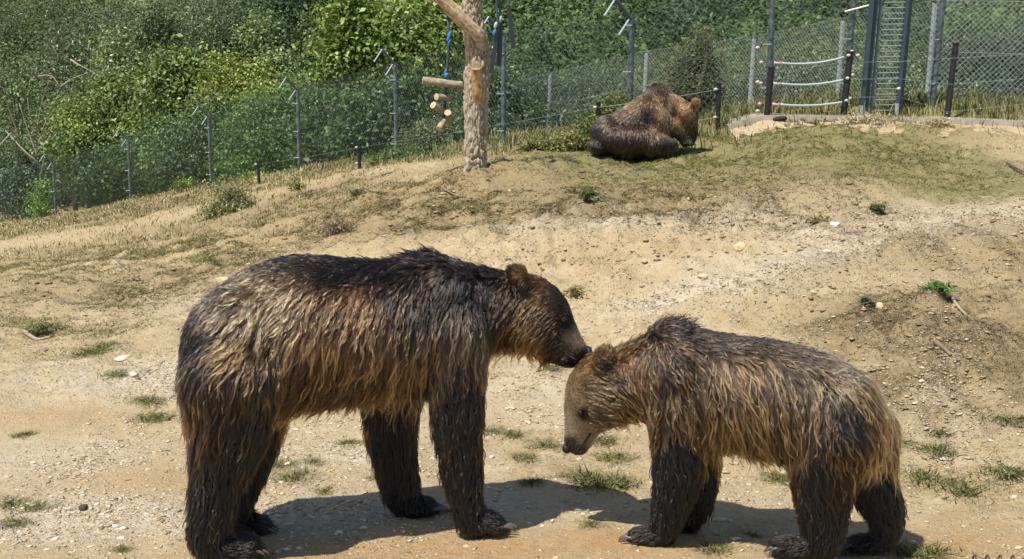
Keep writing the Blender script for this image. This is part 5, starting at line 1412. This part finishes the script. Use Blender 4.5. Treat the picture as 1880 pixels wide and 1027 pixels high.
def grass_stuff(name, label, n, anchors, h, w, lean_, pal, seed, thr=.3, patch=2.2):
    rng = np.random.default_rng(seed)
    P = scatter(n, anchors, rng, thr=thr, patch=patch, seed=seed)
    P[:, 2] -= .006
    dist = P[:, 1]
    hh = h * np.exp(rng.normal(0, .35, n)); ww = w * np.clip(dist / 16, .45, 2.2) * rng.uniform(.7, 1.3, n)
    V, F, C = blades(P, hh, ww, lean_, pal_pick(pal, n, rng), rng)
    me = np_mesh(name, V, F, C, True)
    up_normals(me, unit(np.repeat(rng.normal(0, .30, (n, 3)) + [0, -.1, 1.0], len(V) // n, 0)))
    o = obj(name, me, M_GRASS)
    return tag(o, label, 'grass', None, 'stuff')
OLIVE = [(.19, .20, .065), (.27, .25, .10), (.13, .165, .045), (.38, .32, .165)]
STRAWC = [(.42, .34, .20), (.31, .26, .14), (.50, .42, .27), (.23, .22, .105), (.36, .31, .17)]
grass_stuff('turf', 'short olive turf around the resting bear', 170000, TURF, .032, .0046, 2.0, OLIVE, 201, .22, 2.2)
grass_stuff('straw_grass', 'dry straw-coloured grass along the foot of the tall fence', 110000, STRAW, .075, .0046, 1.3, STRAWC, 202, .26, .9)
grass_stuff('dry_weeds', 'sparse dry brown weeds scattered over the slope', 85000, SPARSE, .042, .0040, 2.1, [(.19, .155, .08), (.27, .22, .12), (.145, .145, .055), (.34, .28, .165)], 203, .36, 2.6)
grass_stuff('slope_grass', 'withered olive grass in patches on the left slope', 55000, [(60, 500, 1.4, 1.6, 1), (160, 480, 1.4, 1.6, 1), (320, 470, 1.2, 1.4, 1), (130, 560, 1.0, 1.0, .9), (300, 540, .8, .8, .8), (450, 450, 1.0, 1.2, 1), (580, 400, 1.0, 1.2, .8), (60, 600, .7, .7, .7), (180, 620, .7, .6, .8), (420, 430, 1, 1.4, .8)], .048, .0042, 1.9, [(.24, .20, .10), (.34, .28, .15), (.17, .17, .07), (.44, .37, .22)], 209, .42, 1.9)
grass_stuff('bank_weeds', 'withered grey-brown weeds over the crumbling bank', 75000, BANKW, .028, .0034, 2.4, [(.20, .155, .10), (.30, .235, .15), (.17, .165, .085), (.42, .34, .22)], 204, .34, 3.5)
grass_stuff('thin_grass', 'thin withered grass blades among the grit of the path', 30000, [(200, 560, 1.2, 1.2, 1), (120, 640, .8, .8, 1), (250, 640, .6, .6, 1), (330, 580, .4, .5, 1), (1700, 850, .5, .5, 1.6), (1800, 880, .4, .4, 1.5), (1750, 920, .35, .3, 1.2), (1000, 800, .6, .6, .6), (880, 790, .4, .4, .5), (1050, 880, .4, .35, .8), (500, 850, .4, .4, .4)], .026, .0042, 2.2, [(.22, .215, .09), (.34, .29, .16), (.18, .19, .075)], 205, .36, 3.2)

grass_stuff('verge_grass', 'rank green grass and stalks growing along the foot of the fences', 22000, [(1420, 204, 1.2, 1.2, 1), (1520, 203, 1.2, 1.2, 1), (1630, 203, 1.2, 1.2, 1), (1740, 203, 1.2, 1.2, 1), (1860, 203, 1.3, 1.2, 1), (940, 270, 1.0, 2.0, 1), (1020, 262, 1.0, 2.0, 1), (1080, 254, 1.0, 1.6, 1), (1310, 228, .8, 1.4, .8), (860, 284, .8, 1.4, .8), (760, 292, .8, 1.6, .7), (640, 305, .8, 1.8, .6)], .14, .0055, .8, [(.13, .16, .06), (.22, .22, .10), (.32, .28, .15), (.10, .14, .05)], 207, .25, 1.6)

def litter():
    rng = np.random.default_rng(231); n = 36000
    xy = np.c_[rng.uniform(-6, 7, n * 3), 5.6 + 12.5 * rng.random(n * 3) ** 1.1]
    ok = rng.random(n * 3) < np.clip((fbm(xy * 1.1, 3, 44) - .36) * 2.6, .04, 1) * (np.abs(xy[:, 0] - .3) < .5 * xy[:, 1])
    xy = xy[ok][:n]; n = len(xy)
    P = np.c_[xy, zfun(xy[:, 0], xy[:, 1]) + .004]
    N_ = unit(rng.normal(0, .35, (n, 3)) + [0, 0, 1])
    V, F = leaf_quads(P, N_, rng.uniform(.012, .034, n) * np.clip(xy[:, 1] / 10, .6, 1.5), .28, rng, .5)
    C = np.repeat(pal_pick([(.10, .08, .045), (.20, .15, .085), (.16, .15, .07), (.34, .27, .165)], n, rng), 4, 0)
    return np_mesh('dry_litter', V, F, C)
tag(obj('dry_litter', litter(), M_GRASS), 'dry leaf and stalk litter scattered over the slope', 'litter', None, 'stuff')

def tuft_mesh(seed, n, rad, h, pal):
    rng = np.random.default_rng(seed)
    xy = rng.normal(0, .42, (n, 2)) * rad * [1, .8]
    P = np.c_[xy, np.full(n, -.004)]
    V, F, C = blades(P, h * np.exp(rng.normal(0, .3, n)) * np.exp(-(xy ** 2).sum(1) / rad ** 2 * .8), np.full(n, .0022) * rng.uniform(.6, 1.4, n), 2.0, pal_pick(pal, n, rng), rng)
    me = np_mesh('blades', V, F, C, True)
    up_normals(me, unit(np.repeat(rng.normal(0, .30, (n, 3)) + [0, -.1, 1.0], len(V) // n, 0)))
    return me
GREENT = [(.17, .21, .07), (.25, .26, .105), (.33, .31, .15), (.12, .165, .05)]
tms = [tuft_mesh(300 + k, 420, .15, .055, GREENT) for k in range(4)]
for m_ in tms: m_.materials.append(M_GRASS)
TUFTS = [(45, 800, .7), (70, 935, .9), (20, 930, .9), (25, 965, .8), (272, 735, 1.2), (285, 765, 1.3), (545, 882, 1.3), (520, 858, .8), (575, 852, .7), (905, 795, .9), (935, 802, .8), (872, 742, .7), (985, 886, .9), (962, 846, .8),
         (1100, 886, 1.5), (1062, 880, 1.1), (1132, 842, 1.1), (1108, 816, .9), (1000, 822, .9), (1016, 686, .9), (1085, 966, .7), (1132, 890, 1.2), (1312, 1012, .9), (1432, 884, 1.0), (1700, 880, 1.4), (1762, 905, 1.4), (1722, 830, 1.3), (1855, 872, 1.5),
         (1642, 822, .9), (1722, 782, .9), (1662, 1022, 1.3), (1705, 1024, 1.1), (100, 600, 1.3), (200, 640, 1.3), (165, 650, 1.2), (215, 690, 1.0), (380, 492, 1.5), (410, 500, 1.4), (70, 600, 1.0), (690, 880, .7), (640, 815, .7), (1560, 1024, .8), (600, 905, .6), (1380, 985, .5), (430, 905, 1.0), (1860, 765, 1.2), (220, 1010, .5), (1480, 1020, .7)]
for k, (px, py, s) in enumerate(TUFTS):
    where = ('behind the big bear on the gravel slope' if py < 700 and px < 450 else 'beside the hind leg of the big bear on open sand' if px < 450 else 'seen beneath the belly of the big bear' if px < 850
             else 'between the two standing bears' if px < 1180 else 'at the feet of the smaller bear' if px < 1690 and py > 860 else 'on the verge behind the smaller bear')
    o = thing('grass_tuft', 'low green grass tuft ' + where, 'grass', G(px, py), 'grass tufts ' + where)
    o.scale = (s, s, s * random.uniform(.8, 1.15)); o.rotation_euler = (0, 0, random.uniform(0, 6.28))
    bl = bpy.data.objects.new('blades', tms[k % 4]); COL.objects.link(bl); bl.parent = o; bl['kind'] = 'stuff'

def leafy(name, label, px, py, rad, h, n, leaf, pal, seed, up=.9):
    """a small rosette plant: leaves fanned out on short stems"""
    g = G(px, py); t = thing(name, label, 'plant', g)
    rng = np.random.default_rng(seed)
    a = rng.random(n) * 6.283; el = rng.uniform(.25, 1.45, n); L = rng.uniform(.45, 1, n)
    d = np.stack([np.cos(a) * np.cos(el), np.sin(a) * np.cos(el), np.sin(el)], -1)
    tip = g + d * L[:, None] * [rad * 1.35, rad * 1.35, h * .8]
    k = rng.integers(0, n, n * 5)
    P = g + (tip[k] - g) * rng.uniform(.35, 1.0, (len(k), 1)) + rng.normal(0, leaf * .35, (len(k), 3))
    V, F = leaf_quads(P, unit(np.array([0, -.2, up]) + rng.normal(0, .5, (len(k), 3))), np.full(len(k), leaf) * rng.uniform(.6, 1.3, len(k)), .35, rng)
    C = np.repeat(pal_pick(np.array(pal) * [2.0, 1.7, 1.6], len(k), rng), 4, 0)
    V[:, 2] = np.maximum(V[:, 2], g[2] + .002)
    obj('leaves', np_mesh('leaves', V, F, C), M_LEAF, t, 'stuff')
    mb = MB()
    for i in range(0, n, 2): mb.tube([g - [0, 0, .01], (g + tip[i]) / 2 + [0, 0, .01], tip[i]], [.004, .003, .001], 4, False)
    obj('stems', mb.mesh('stems'), simple('green_stem', (.10, .12, .05), .8), t, 'stuff')
    return t
leafy('thistle', 'bright green spiky plant on the crumbling bank above the smaller bear', 1720, 562, .10, .09, 70, .05, [(.03, .08, .02), (.06, .13, .035)], 401)
leafy('weed', 'blue-green upright weed left of the bright spiky plant on the bank', 1590, 578, .07, .11, 40, .04, [(.055, .075, .045), (.085, .105, .065)], 402)
leafy('weed', 'small dark thistle alone on the pale slope below the gate', 1612, 392, .10, .14, 30, .06, [(.04, .07, .03), (.075, .11, .05)], 403)
leafy('weed', 'dark green leafy weed at the edge of the turf below the resting bear', 1083, 374, .16, .13, 45, .07, [(.035, .06, .025), (.07, .10, .045)], 404)
leafy('weed', 'grey-green seedling clump on the slope above the hump of the big bear', 655, 378, .14, .12, 30, .06, [(.07, .09, .045), (.12, .14, .07)], 405)
leafy('weed', 'olive weed standing on the slope left of the bare trunk', 545, 355, .22, .24, 50, .07, [(.06, .085, .03), (.11, .13, .05)], 406)
leafy('weed', 'dark weed cushion at the turf corner below the bank kerb', 1500, 398, .14, .07, 40, .05, [(.09, .09, .045), (.14, .13, .065)], 407)
leafy('weed', 'small green weed beside the dry twigs on the low bank', 1240, 672, .07, .06, 25, .03, [(.05, .09, .03), (.09, .13, .05)], 408)
leafy('weed', 'spindly olive weed near the short stick on the gravel', 75, 610, .18, .20, 40, .045, [(.07, .085, .035), (.13, .14, .06)], 409)
leafy('weed', 'dark green weed tuft halfway down the crumbling bank', 1500, 690, .08, .05, 40, .035, [(.04, .07, .028), (.08, .11, .045)], 410)
leafy('weed', 'grey sage-like weed on the slope over the smaller bear', 1830, 402, .14, .10, 40, .05, [(.08, .10, .055), (.13, .15, .085)], 411)
leafy('weed', 'dusty weed clump right behind the muzzle of the big bear', 1055, 530, .12, .09, 45, .045, [(.12, .12, .06), (.19, .18, .10)], 412)
leafy('weed', 'scrubby weed by the yellow stone behind the tan rump', 395, 480, .22, .14, 80, .05, [(.09, .105, .045), (.15, .16, .075)], 413)
bush('straw_bush', 'olive twiggy bush standing in the straw below the tall fence', 'bush', [(425, 372, 30, 26, 20.5), (395, 390, 22, 16, 20.2), (450, 388, 16, 14, 20.3)], 3600, .06, [(.07, .085, .03), (.12, .135, .05), (.20, .20, .09)], 420, .02, M_LEAFDULL, rc=.10, asp=.4)
bush('flowering_weed', 'yellow-flowered weed patch between the bare trunk and the resting bear', 'plant', [(985, 272, 20, 10, 18.6), (1020, 268, 24, 10, 18.7), (1050, 262, 18, 12, 18.8)], 3000, .05, [(.06, .09, .02), (.12, .14, .04), (.26, .25, .06)], 421, .01, M_LEAFDULL, rc=.08)
bush('fence_weed', 'green weeds crowding the foot of the fence below the hanging logs', 'plant', [(745, 285, 22, 10, 25.5), (700, 295, 20, 8, 25.8), (790, 282, 22, 10, 24.5)], 2600, .06, G_MID, 422, .01, M_LEAFDULL, rc=.12)
bush('fence_weed', 'pale stalky weeds at the fence foot near the third post', 'plant', [(340, 342, 18, 8, 36.5), (420, 338, 24, 10, 36), (470, 330, 20, 10, 34)], 2600, .07, G_YEL, 423, .01, M_LEAFDULL, rc=.16)
bush('dry_bush', 'dead brown cushion plant on the slope above the big bear', 'plant', [(615, 418, 20, 13, 14.6)], 1600, .035, [(.12, .10, .05), (.20, .16, .09), (.28, .23, .14)], 424, .01, M_LEAFDULL, rc=.06, asp=.25)
bush('dry_bush', 'brown dry grass clump against the concrete kerb below the ladder', 'plant', [(1590, 226, 34, 9, 18.25)], 2200, .06, [(.20, .17, .08), (.32, .27, .14), (.40, .33, .18)], 425, .01, M_LEAFDULL, rc=.08, asp=.2)
bush('dry_bush', 'olive dry clump against the kerb left of the tall black post', 'plant', [(1720, 231, 26, 8, 18.1)], 1600, .05, [(.17, .15, .07), (.28, .24, .12), (.24, .22, .10)], 426, .01, M_LEAFDULL, rc=.07, asp=.25)

# ================================================================== STONES, STICKS AND OTHER SMALL THINGS
M_STONE = attr_mat('limestone', 0.9, 0.5, 60.0, 0.25, 0, 0.25)
_ico = bmesh.new(); bmesh.ops.create_icosphere(_ico, subdivisions=1, radius=1.0)
ICO_V = np.array([v.co for v in _ico.verts]); ICO_F = np.array([[v.index for v in f.verts] for f in _ico.faces]); _ico.free()
_ico = bmesh.new(); bmesh.ops.create_icosphere(_ico, subdivisions=3, radius=1.0)
ICO3_V = np.array([v.co for v in _ico.verts]); ICO3_F = np.array([[v.index for v in f.verts] for f in _ico.faces]); _ico.free()
STONEC = [(.32, .235, .13), (.46, .36, .23), (.62, .54, .42), (.38, .285, .16), (.54, .45, .32)]
OCT_V = np.array([(1, 0, 0), (-1, 0, 0), (0, 1, 0), (0, -1, 0), (0, 0, 1), (0, 0, -1)], float)
OCT_F = np.array([(0, 2, 4), (2, 1, 4), (1, 3, 4), (3, 0, 4), (2, 0, 5), (1, 2, 5), (3, 1, 5), (0, 3, 5)])
def gravel(n, x0, x1, y0, y1, smin, smax, seed):
    rng = np.random.default_rng(seed)
    xy = np.c_[rng.uniform(x0, x1, n * 6), rng.uniform(y0, y1, n * 6)]
    d = .12 + gauss_sum(xy[:, 0], xy[:, 1], GRAVEL) + .5 * (fbm(xy * 1.3, 3, seed) - .42)
    d = d * (1 - .75 * np.clip(gauss_sum(xy[:, 0], xy[:, 1], TURF), 0, 1)) * (1 - .5 * np.clip(gauss_sum(xy[:, 0], xy[:, 1], OCHRE), 0, 1))
    d *= np.clip((fbm(xy * 5, 2, seed + 3) - .3) * 3, .1, 1)
    xy = xy[rng.random(len(xy)) < np.clip(d, 0, 1)][:n]; n = len(xy)
    s = smin * np.exp(rng.random(n) ** 2.2 * math.log(smax / smin))
    R = OCT_V[None] * (1 + .5 * (rng.random((n, 6, 1)) - .5)) + rng.normal(0, .22, (n, 6, 3))
    R = R * np.stack([rng.uniform(.8, 1.9, n), rng.uniform(.7, 1.1, n), rng.uniform(.22, .5, n)], -1)[:, None] * s[:, None, None]
    a = rng.random(n) * 6.283; ca, sa = np.cos(a)[:, None], np.sin(a)[:, None]
    R = np.stack([R[..., 0] * ca - R[..., 1] * sa, R[..., 0] * sa + R[..., 1] * ca, R[..., 2]], -1)
    z = zfun(xy[:, 0], xy[:, 1]) + s * .04
    V = R + np.c_[xy, z][:, None]
    F = (OCT_F[None] + (np.arange(n) * 6)[:, None, None]).reshape(-1, 3)
    return V.reshape(-1, 3), F, np.repeat(pal_pick(STONEC, n, rng), 6, 0)
gv = [gravel(26000, -2.7, 3.0, 5.3, 9.8, .0035, .017, 501), gravel(11000, -5, 6, 9.5, 15.5, .006, .020, 502)]
def clods():
    rng = np.random.default_rng(510); n = 1500
    A = [(G(a[0], a[1]), a) for a in BANKW + SPARSE + [(1250, 470, 1.0, .8, 1), (1100, 480, 1.0, .8, 1), (1350, 440, .9, .7, 1), (760, 420, .9, .7, 1)]]
    k = rng.integers(0, len(A), n)
    c = np.array([a[0] for a in A])[k]; r = np.array([[a[1][2], a[1][3]] for a in A])[k]
    xy = c[:, :2] + rng.normal(0, .7, (n, 2)) * r
    s = rng.uniform(.008, .026, n) * np.clip(xy[:, 1] / 10, .7, 1.3)
    R = ICO_V[None] * (1 + .6 * (rng.random((n, 12, 1)) - .5)) * np.stack([rng.uniform(.8, 1.5, n), rng.uniform(.7, 1.1, n), rng.uniform(.3, .55, n)], -1)[:, None] * s[:, None, None]
    V = R + np.c_[xy, zfun(xy[:, 0], xy[:, 1]) + s * .1][:, None]
    F = (ICO_F[None] + (np.arange(n) * 12)[:, None, None]).reshape(-1, 3)
    return V.reshape(-1, 3), F, np.repeat(pal_pick([(.28, .20, .11), (.38, .28, .16), (.33, .24, .13), (.20, .14, .08)], n, rng), 12, 0)
V, F, C = clods()
tag(obj('soil_clods', np_mesh('soil_clods', V, F, C), M_STONE), 'crumbled clods of dry soil on the bank and slope', 'soil', None, 'stuff')
off = len(gv[0][0])
o = obj('gravel', np_mesh('gravel', np.vstack([gv[0][0], gv[1][0]]), np.vstack([gv[0][1], gv[1][1] + off]), np.vstack([gv[0][2], gv[1][2]])), M_STONE)
tag(o, 'pale limestone gravel strewn over the sandy ground', 'gravel', None, 'stuff')

def stone_mesh(seed, rx, ry, rz, c1, lumps=.35):
    rng = np.random.default_rng(seed)
    n = ICO3_V * (1 + lumps * (fbm(ICO3_V * 1.6 + seed * 3.7, 3, seed)[:, None] - .5) * 2)
    for _ in range(7):                                   # broken faces
        d = unit(rng.normal(0, 1, 3)); k = rng.uniform(.62, .9); q = n @ d
        n = n - np.maximum(q - k, 0)[:, None] * d * .9
    V = n * [rx, ry, rz]
    C = np.array(c1) * (0.85 + .3 * vnoise(ICO3_V * 4, seed))[:, None]
    return np_mesh('stone', V, ICO3_F, C)
def stone(px, py, rx, ry, rz, col, label, seed, group=None, me=None, rz_=None):
    g = G(px, py)
    if me is None: me = stone_mesh(seed, rx, ry, rz, col); me.materials.append(M_STONE)
    o = bpy.data.objects.new('stone', me); COL.objects.link(o)
    o.location = Vector(g + [0, 0, rz * .35]); o.rotation_euler = (random.uniform(-.15, .15), random.uniform(-.15, .15), random.uniform(0, 6.28) if rz_ is None else rz_)
    return tag(o, label, 'stone', group)
stone(412, 521, .085, .06, .05, (.60, .46, .26), 'rounded yellow stone behind the tan rump of the big bear', 1, rz_=.2)
stone(1360, 462, .075, .06, .05, (.56, .43, .25), 'angular ochre stone on the bare slope above the smaller bear', 2, rz_=.5)
stone(1532, 418, .07, .05, .03, (.75, .70, .60), 'flat white stone on the slope below the gate', 3)
stone(152, 938, .026, .02, .022, (.075, .06, .045), 'dark wet stone alone on the path left of the big bear', 4, rz_=.6)
stone(212, 975, .020, .014, .011, (.78, .73, .62), 'white pebble standing out near the dark wet stone', 5)
stone(1517, 464, .05, .04, .02, (.62, .52, .36), 'pale flat stone beside the dry weeds on the slope', 6)
stone(62, 852, .02, .015, .011, (.66, .57, .42), 'beige stone on the left of the path near the small grass', 7)
stone(1290, 514, .05, .04, .025, (.55, .42, .24), 'buried ochre stone on the bare slope over the hump of the smaller bear', 8)
stone(1614, 578, .035, .03, .035, (.60, .48, .30), 'buff stone beside the blue-green weed on the bank', 9)
stone(1870, 1010, .02, .016, .008, (.60, .48, .28), 'flat buff stone near the rusty wire coil', 10)
stone(715, 342, .06, .03, .02, (.82, .82, .80), 'white chip of stone on the worn ground left of the bare trunk', 11)
stone(1350, 995, .03, .02, .008, (.58, .50, .36), 'split grey stone slab between the feet of the smaller bear', 12, rz_=-.5)
stone(1322, 958, .035, .022, .014, (.56, .48, .36), 'rounded grey stone in the shade of the smaller bear', 13)
stone(245, 690, .05, .03, .015, (.60, .51, .38), 'grey-buff limestone lump in the gravel left of the rump', 16)
stone(225, 655, .07, .04, .016, (.58, .50, .38), 'larger limestone plate amid gravel behind the big bear', 17)
pebs = []
for k in range(6):
    m_ = stone_mesh(60 + k, .021, .016, .009, STONEC[1 + k % 4]); m_.materials.append(M_STONE); pebs.append(m_)
rngp = np.random.default_rng(66)
cnt = 0
while cnt < 110:
    px, py = rngp.uniform(5, 1875), rngp.uniform(690, 1022)
    g = G(px, py)
    if 0.15 + gauss_sum(np.array([g[0]]), np.array([g[1]]), GRAVEL)[0] < rngp.random() * .9: continue
    s = rngp.uniform(.55, 1.25)
    o = bpy.data.objects.new('pebble', pebs[cnt % 6]); COL.objects.link(o)
    o.location = Vector(g + [0, 0, .002]); o.scale = (s, s, s); o.rotation_euler = (rngp.uniform(-.2, .2), rngp.uniform(-.2, .2), rngp.uniform(0, 6.28))
    where = 'left of the big bear' if px < 400 else 'under the big bear' if px < 850 else 'between the two standing bears' if px < 1180 else 'around the feet of the smaller bear' if px < 1640 else 'on the verge behind the smaller bear'
    tag(o, 'pale limestone pebble in the sand ' + where, 'pebble', 'pebbles ' + where); cnt += 1

M_STICK = simple('dry_stick', (0.27, 0.20, 0.13), 0.9, 0, 0.45, 30, 0.5)
M_PALESTICK = simple('bleached_stick', (0.42, 0.34, 0.23), 0.9, 0, 0.4, 30, 0.5)
def stick(pts, r, label, mat=None, name='stick', lift=.0):
    P = np.array([G(x, y) for x, y in pts]); 
    if len(P) > 2: P = catmull(P, 4)
    P[:, 2] = P[:, 2] + r * .8 + lift
    rr = np.linspace(r, r * .5, len(P)) * (1 + .2 * (vnoise(np.c_[np.arange(len(P)) * .9, np.zeros(len(P))], 3) - .5))
    single(name, MB().tube(P, rr, 8).mesh(name, True), mat or M_STICK, label, 'stick')
stick([(150, 458), (190, 460), (230, 453), (268, 443)], .022, 'long bent stick lying across the gravel below the straw')
stick([(213, 487), (232, 491), (262, 488)], .016, 'short dark twig below the long bent stick')
stick([(45, 613), (68, 620), (92, 624)], .018, 'pale thick stick on the gravel beside the spindly weed', M_PALESTICK)
stick([(1745, 560), (1765, 580), (1792, 610)], .013, 'rotten plank-like branch sloping down the bank from the spiky plant', M_PALESTICK)
stick([(1718, 640), (1730, 655), (1745, 672)], .018, 'broken chunk of rotten wood half way down the bank', M_STICK)
stick([(1195, 516), (1210, 512), (1228, 508)], .008, 'thin twig on the bare slope above the smaller bear')
stick([(1608, 462), (1614, 482)], .018, 'stub of a wooden peg sticking out below the pale track', M_PALESTICK)
stick([(815, 358), (850, 356), (880, 350)], .012, 'dark twig on the worn ground in front of the bare trunk')
stick([(700, 332), (720, 328)], .012, 'crooked twig at the straw edge left of the bare trunk')
stick([(1850, 312), (1885, 318)], .03, 'dark rotten log end at the right edge of the turf', M_STICK)
stick([(820, 322), (850, 326)], .014, 'dark root-like stick touching the foot of the bare trunk')
stick([(1786, 1019), (1800, 1026), (1815, 1031)], .006, 'short dark stick by the rusty wire coil', M_STICK)
def dung(px, py, r, label, seed):
    g = G(px, py); rng = np.random.default_rng(seed); mb = None
    V, F, n = [], [], 0
    for k in range(7):
        c = g + np.r_[rng.normal(0, r * .5, 2), r * (.2 + .25 * rng.random())] * [1.2, .8, 1]
        s = r * rng.uniform(.35, .6)
        v = ICO3_V * (1 + .4 * (fbm(ICO3_V * 2 + k, 3, seed + k)[:, None] - .5)) * [s * 1.2, s, s * .75] + c
        V.append(v); F.append(ICO3_F + n); n += len(v)
    single('dung_heap', np_mesh('dung_heap', np.vstack(V), np.vstack(F), smooth=True), simple('dark_dung', (.035, .028, .022), .9, 0, .4, 40, .6), label, 'dung')
dung(1432, 232, .085, 'tall dark dung heap on the pale sand below the tubed gate', 601)
dung(1487, 236, .06, 'small flat dung heap on the turf edge right of the tall heap', 602)
dung(1570, 241, .075, 'wide dark dung heap on the turf below the ladder', 603)
# rusty coil of wire at the near edge
th = np.linspace(0, 5.2 * 2 * math.pi, 150)
cx = np.linspace(1783, 1905, 150)
b0, b1 = G(1783, 1045), G(1905, 1041)
P = b0 + (b1 - b0) * np.linspace(0, 1, 150)[:, None] + np.c_[np.cos(th) * .012, np.cos(th) * .022, np.sin(th) * .026 + .022]
single('wire_coil', MB().tube(P, .0042, 6).mesh('wire_coil', True), simple('rusty_wire', (.11, .075, .06), .6, .4, .4, 80, .3), 'rusty coil of wire lying at the near edge of the path', 'wire')
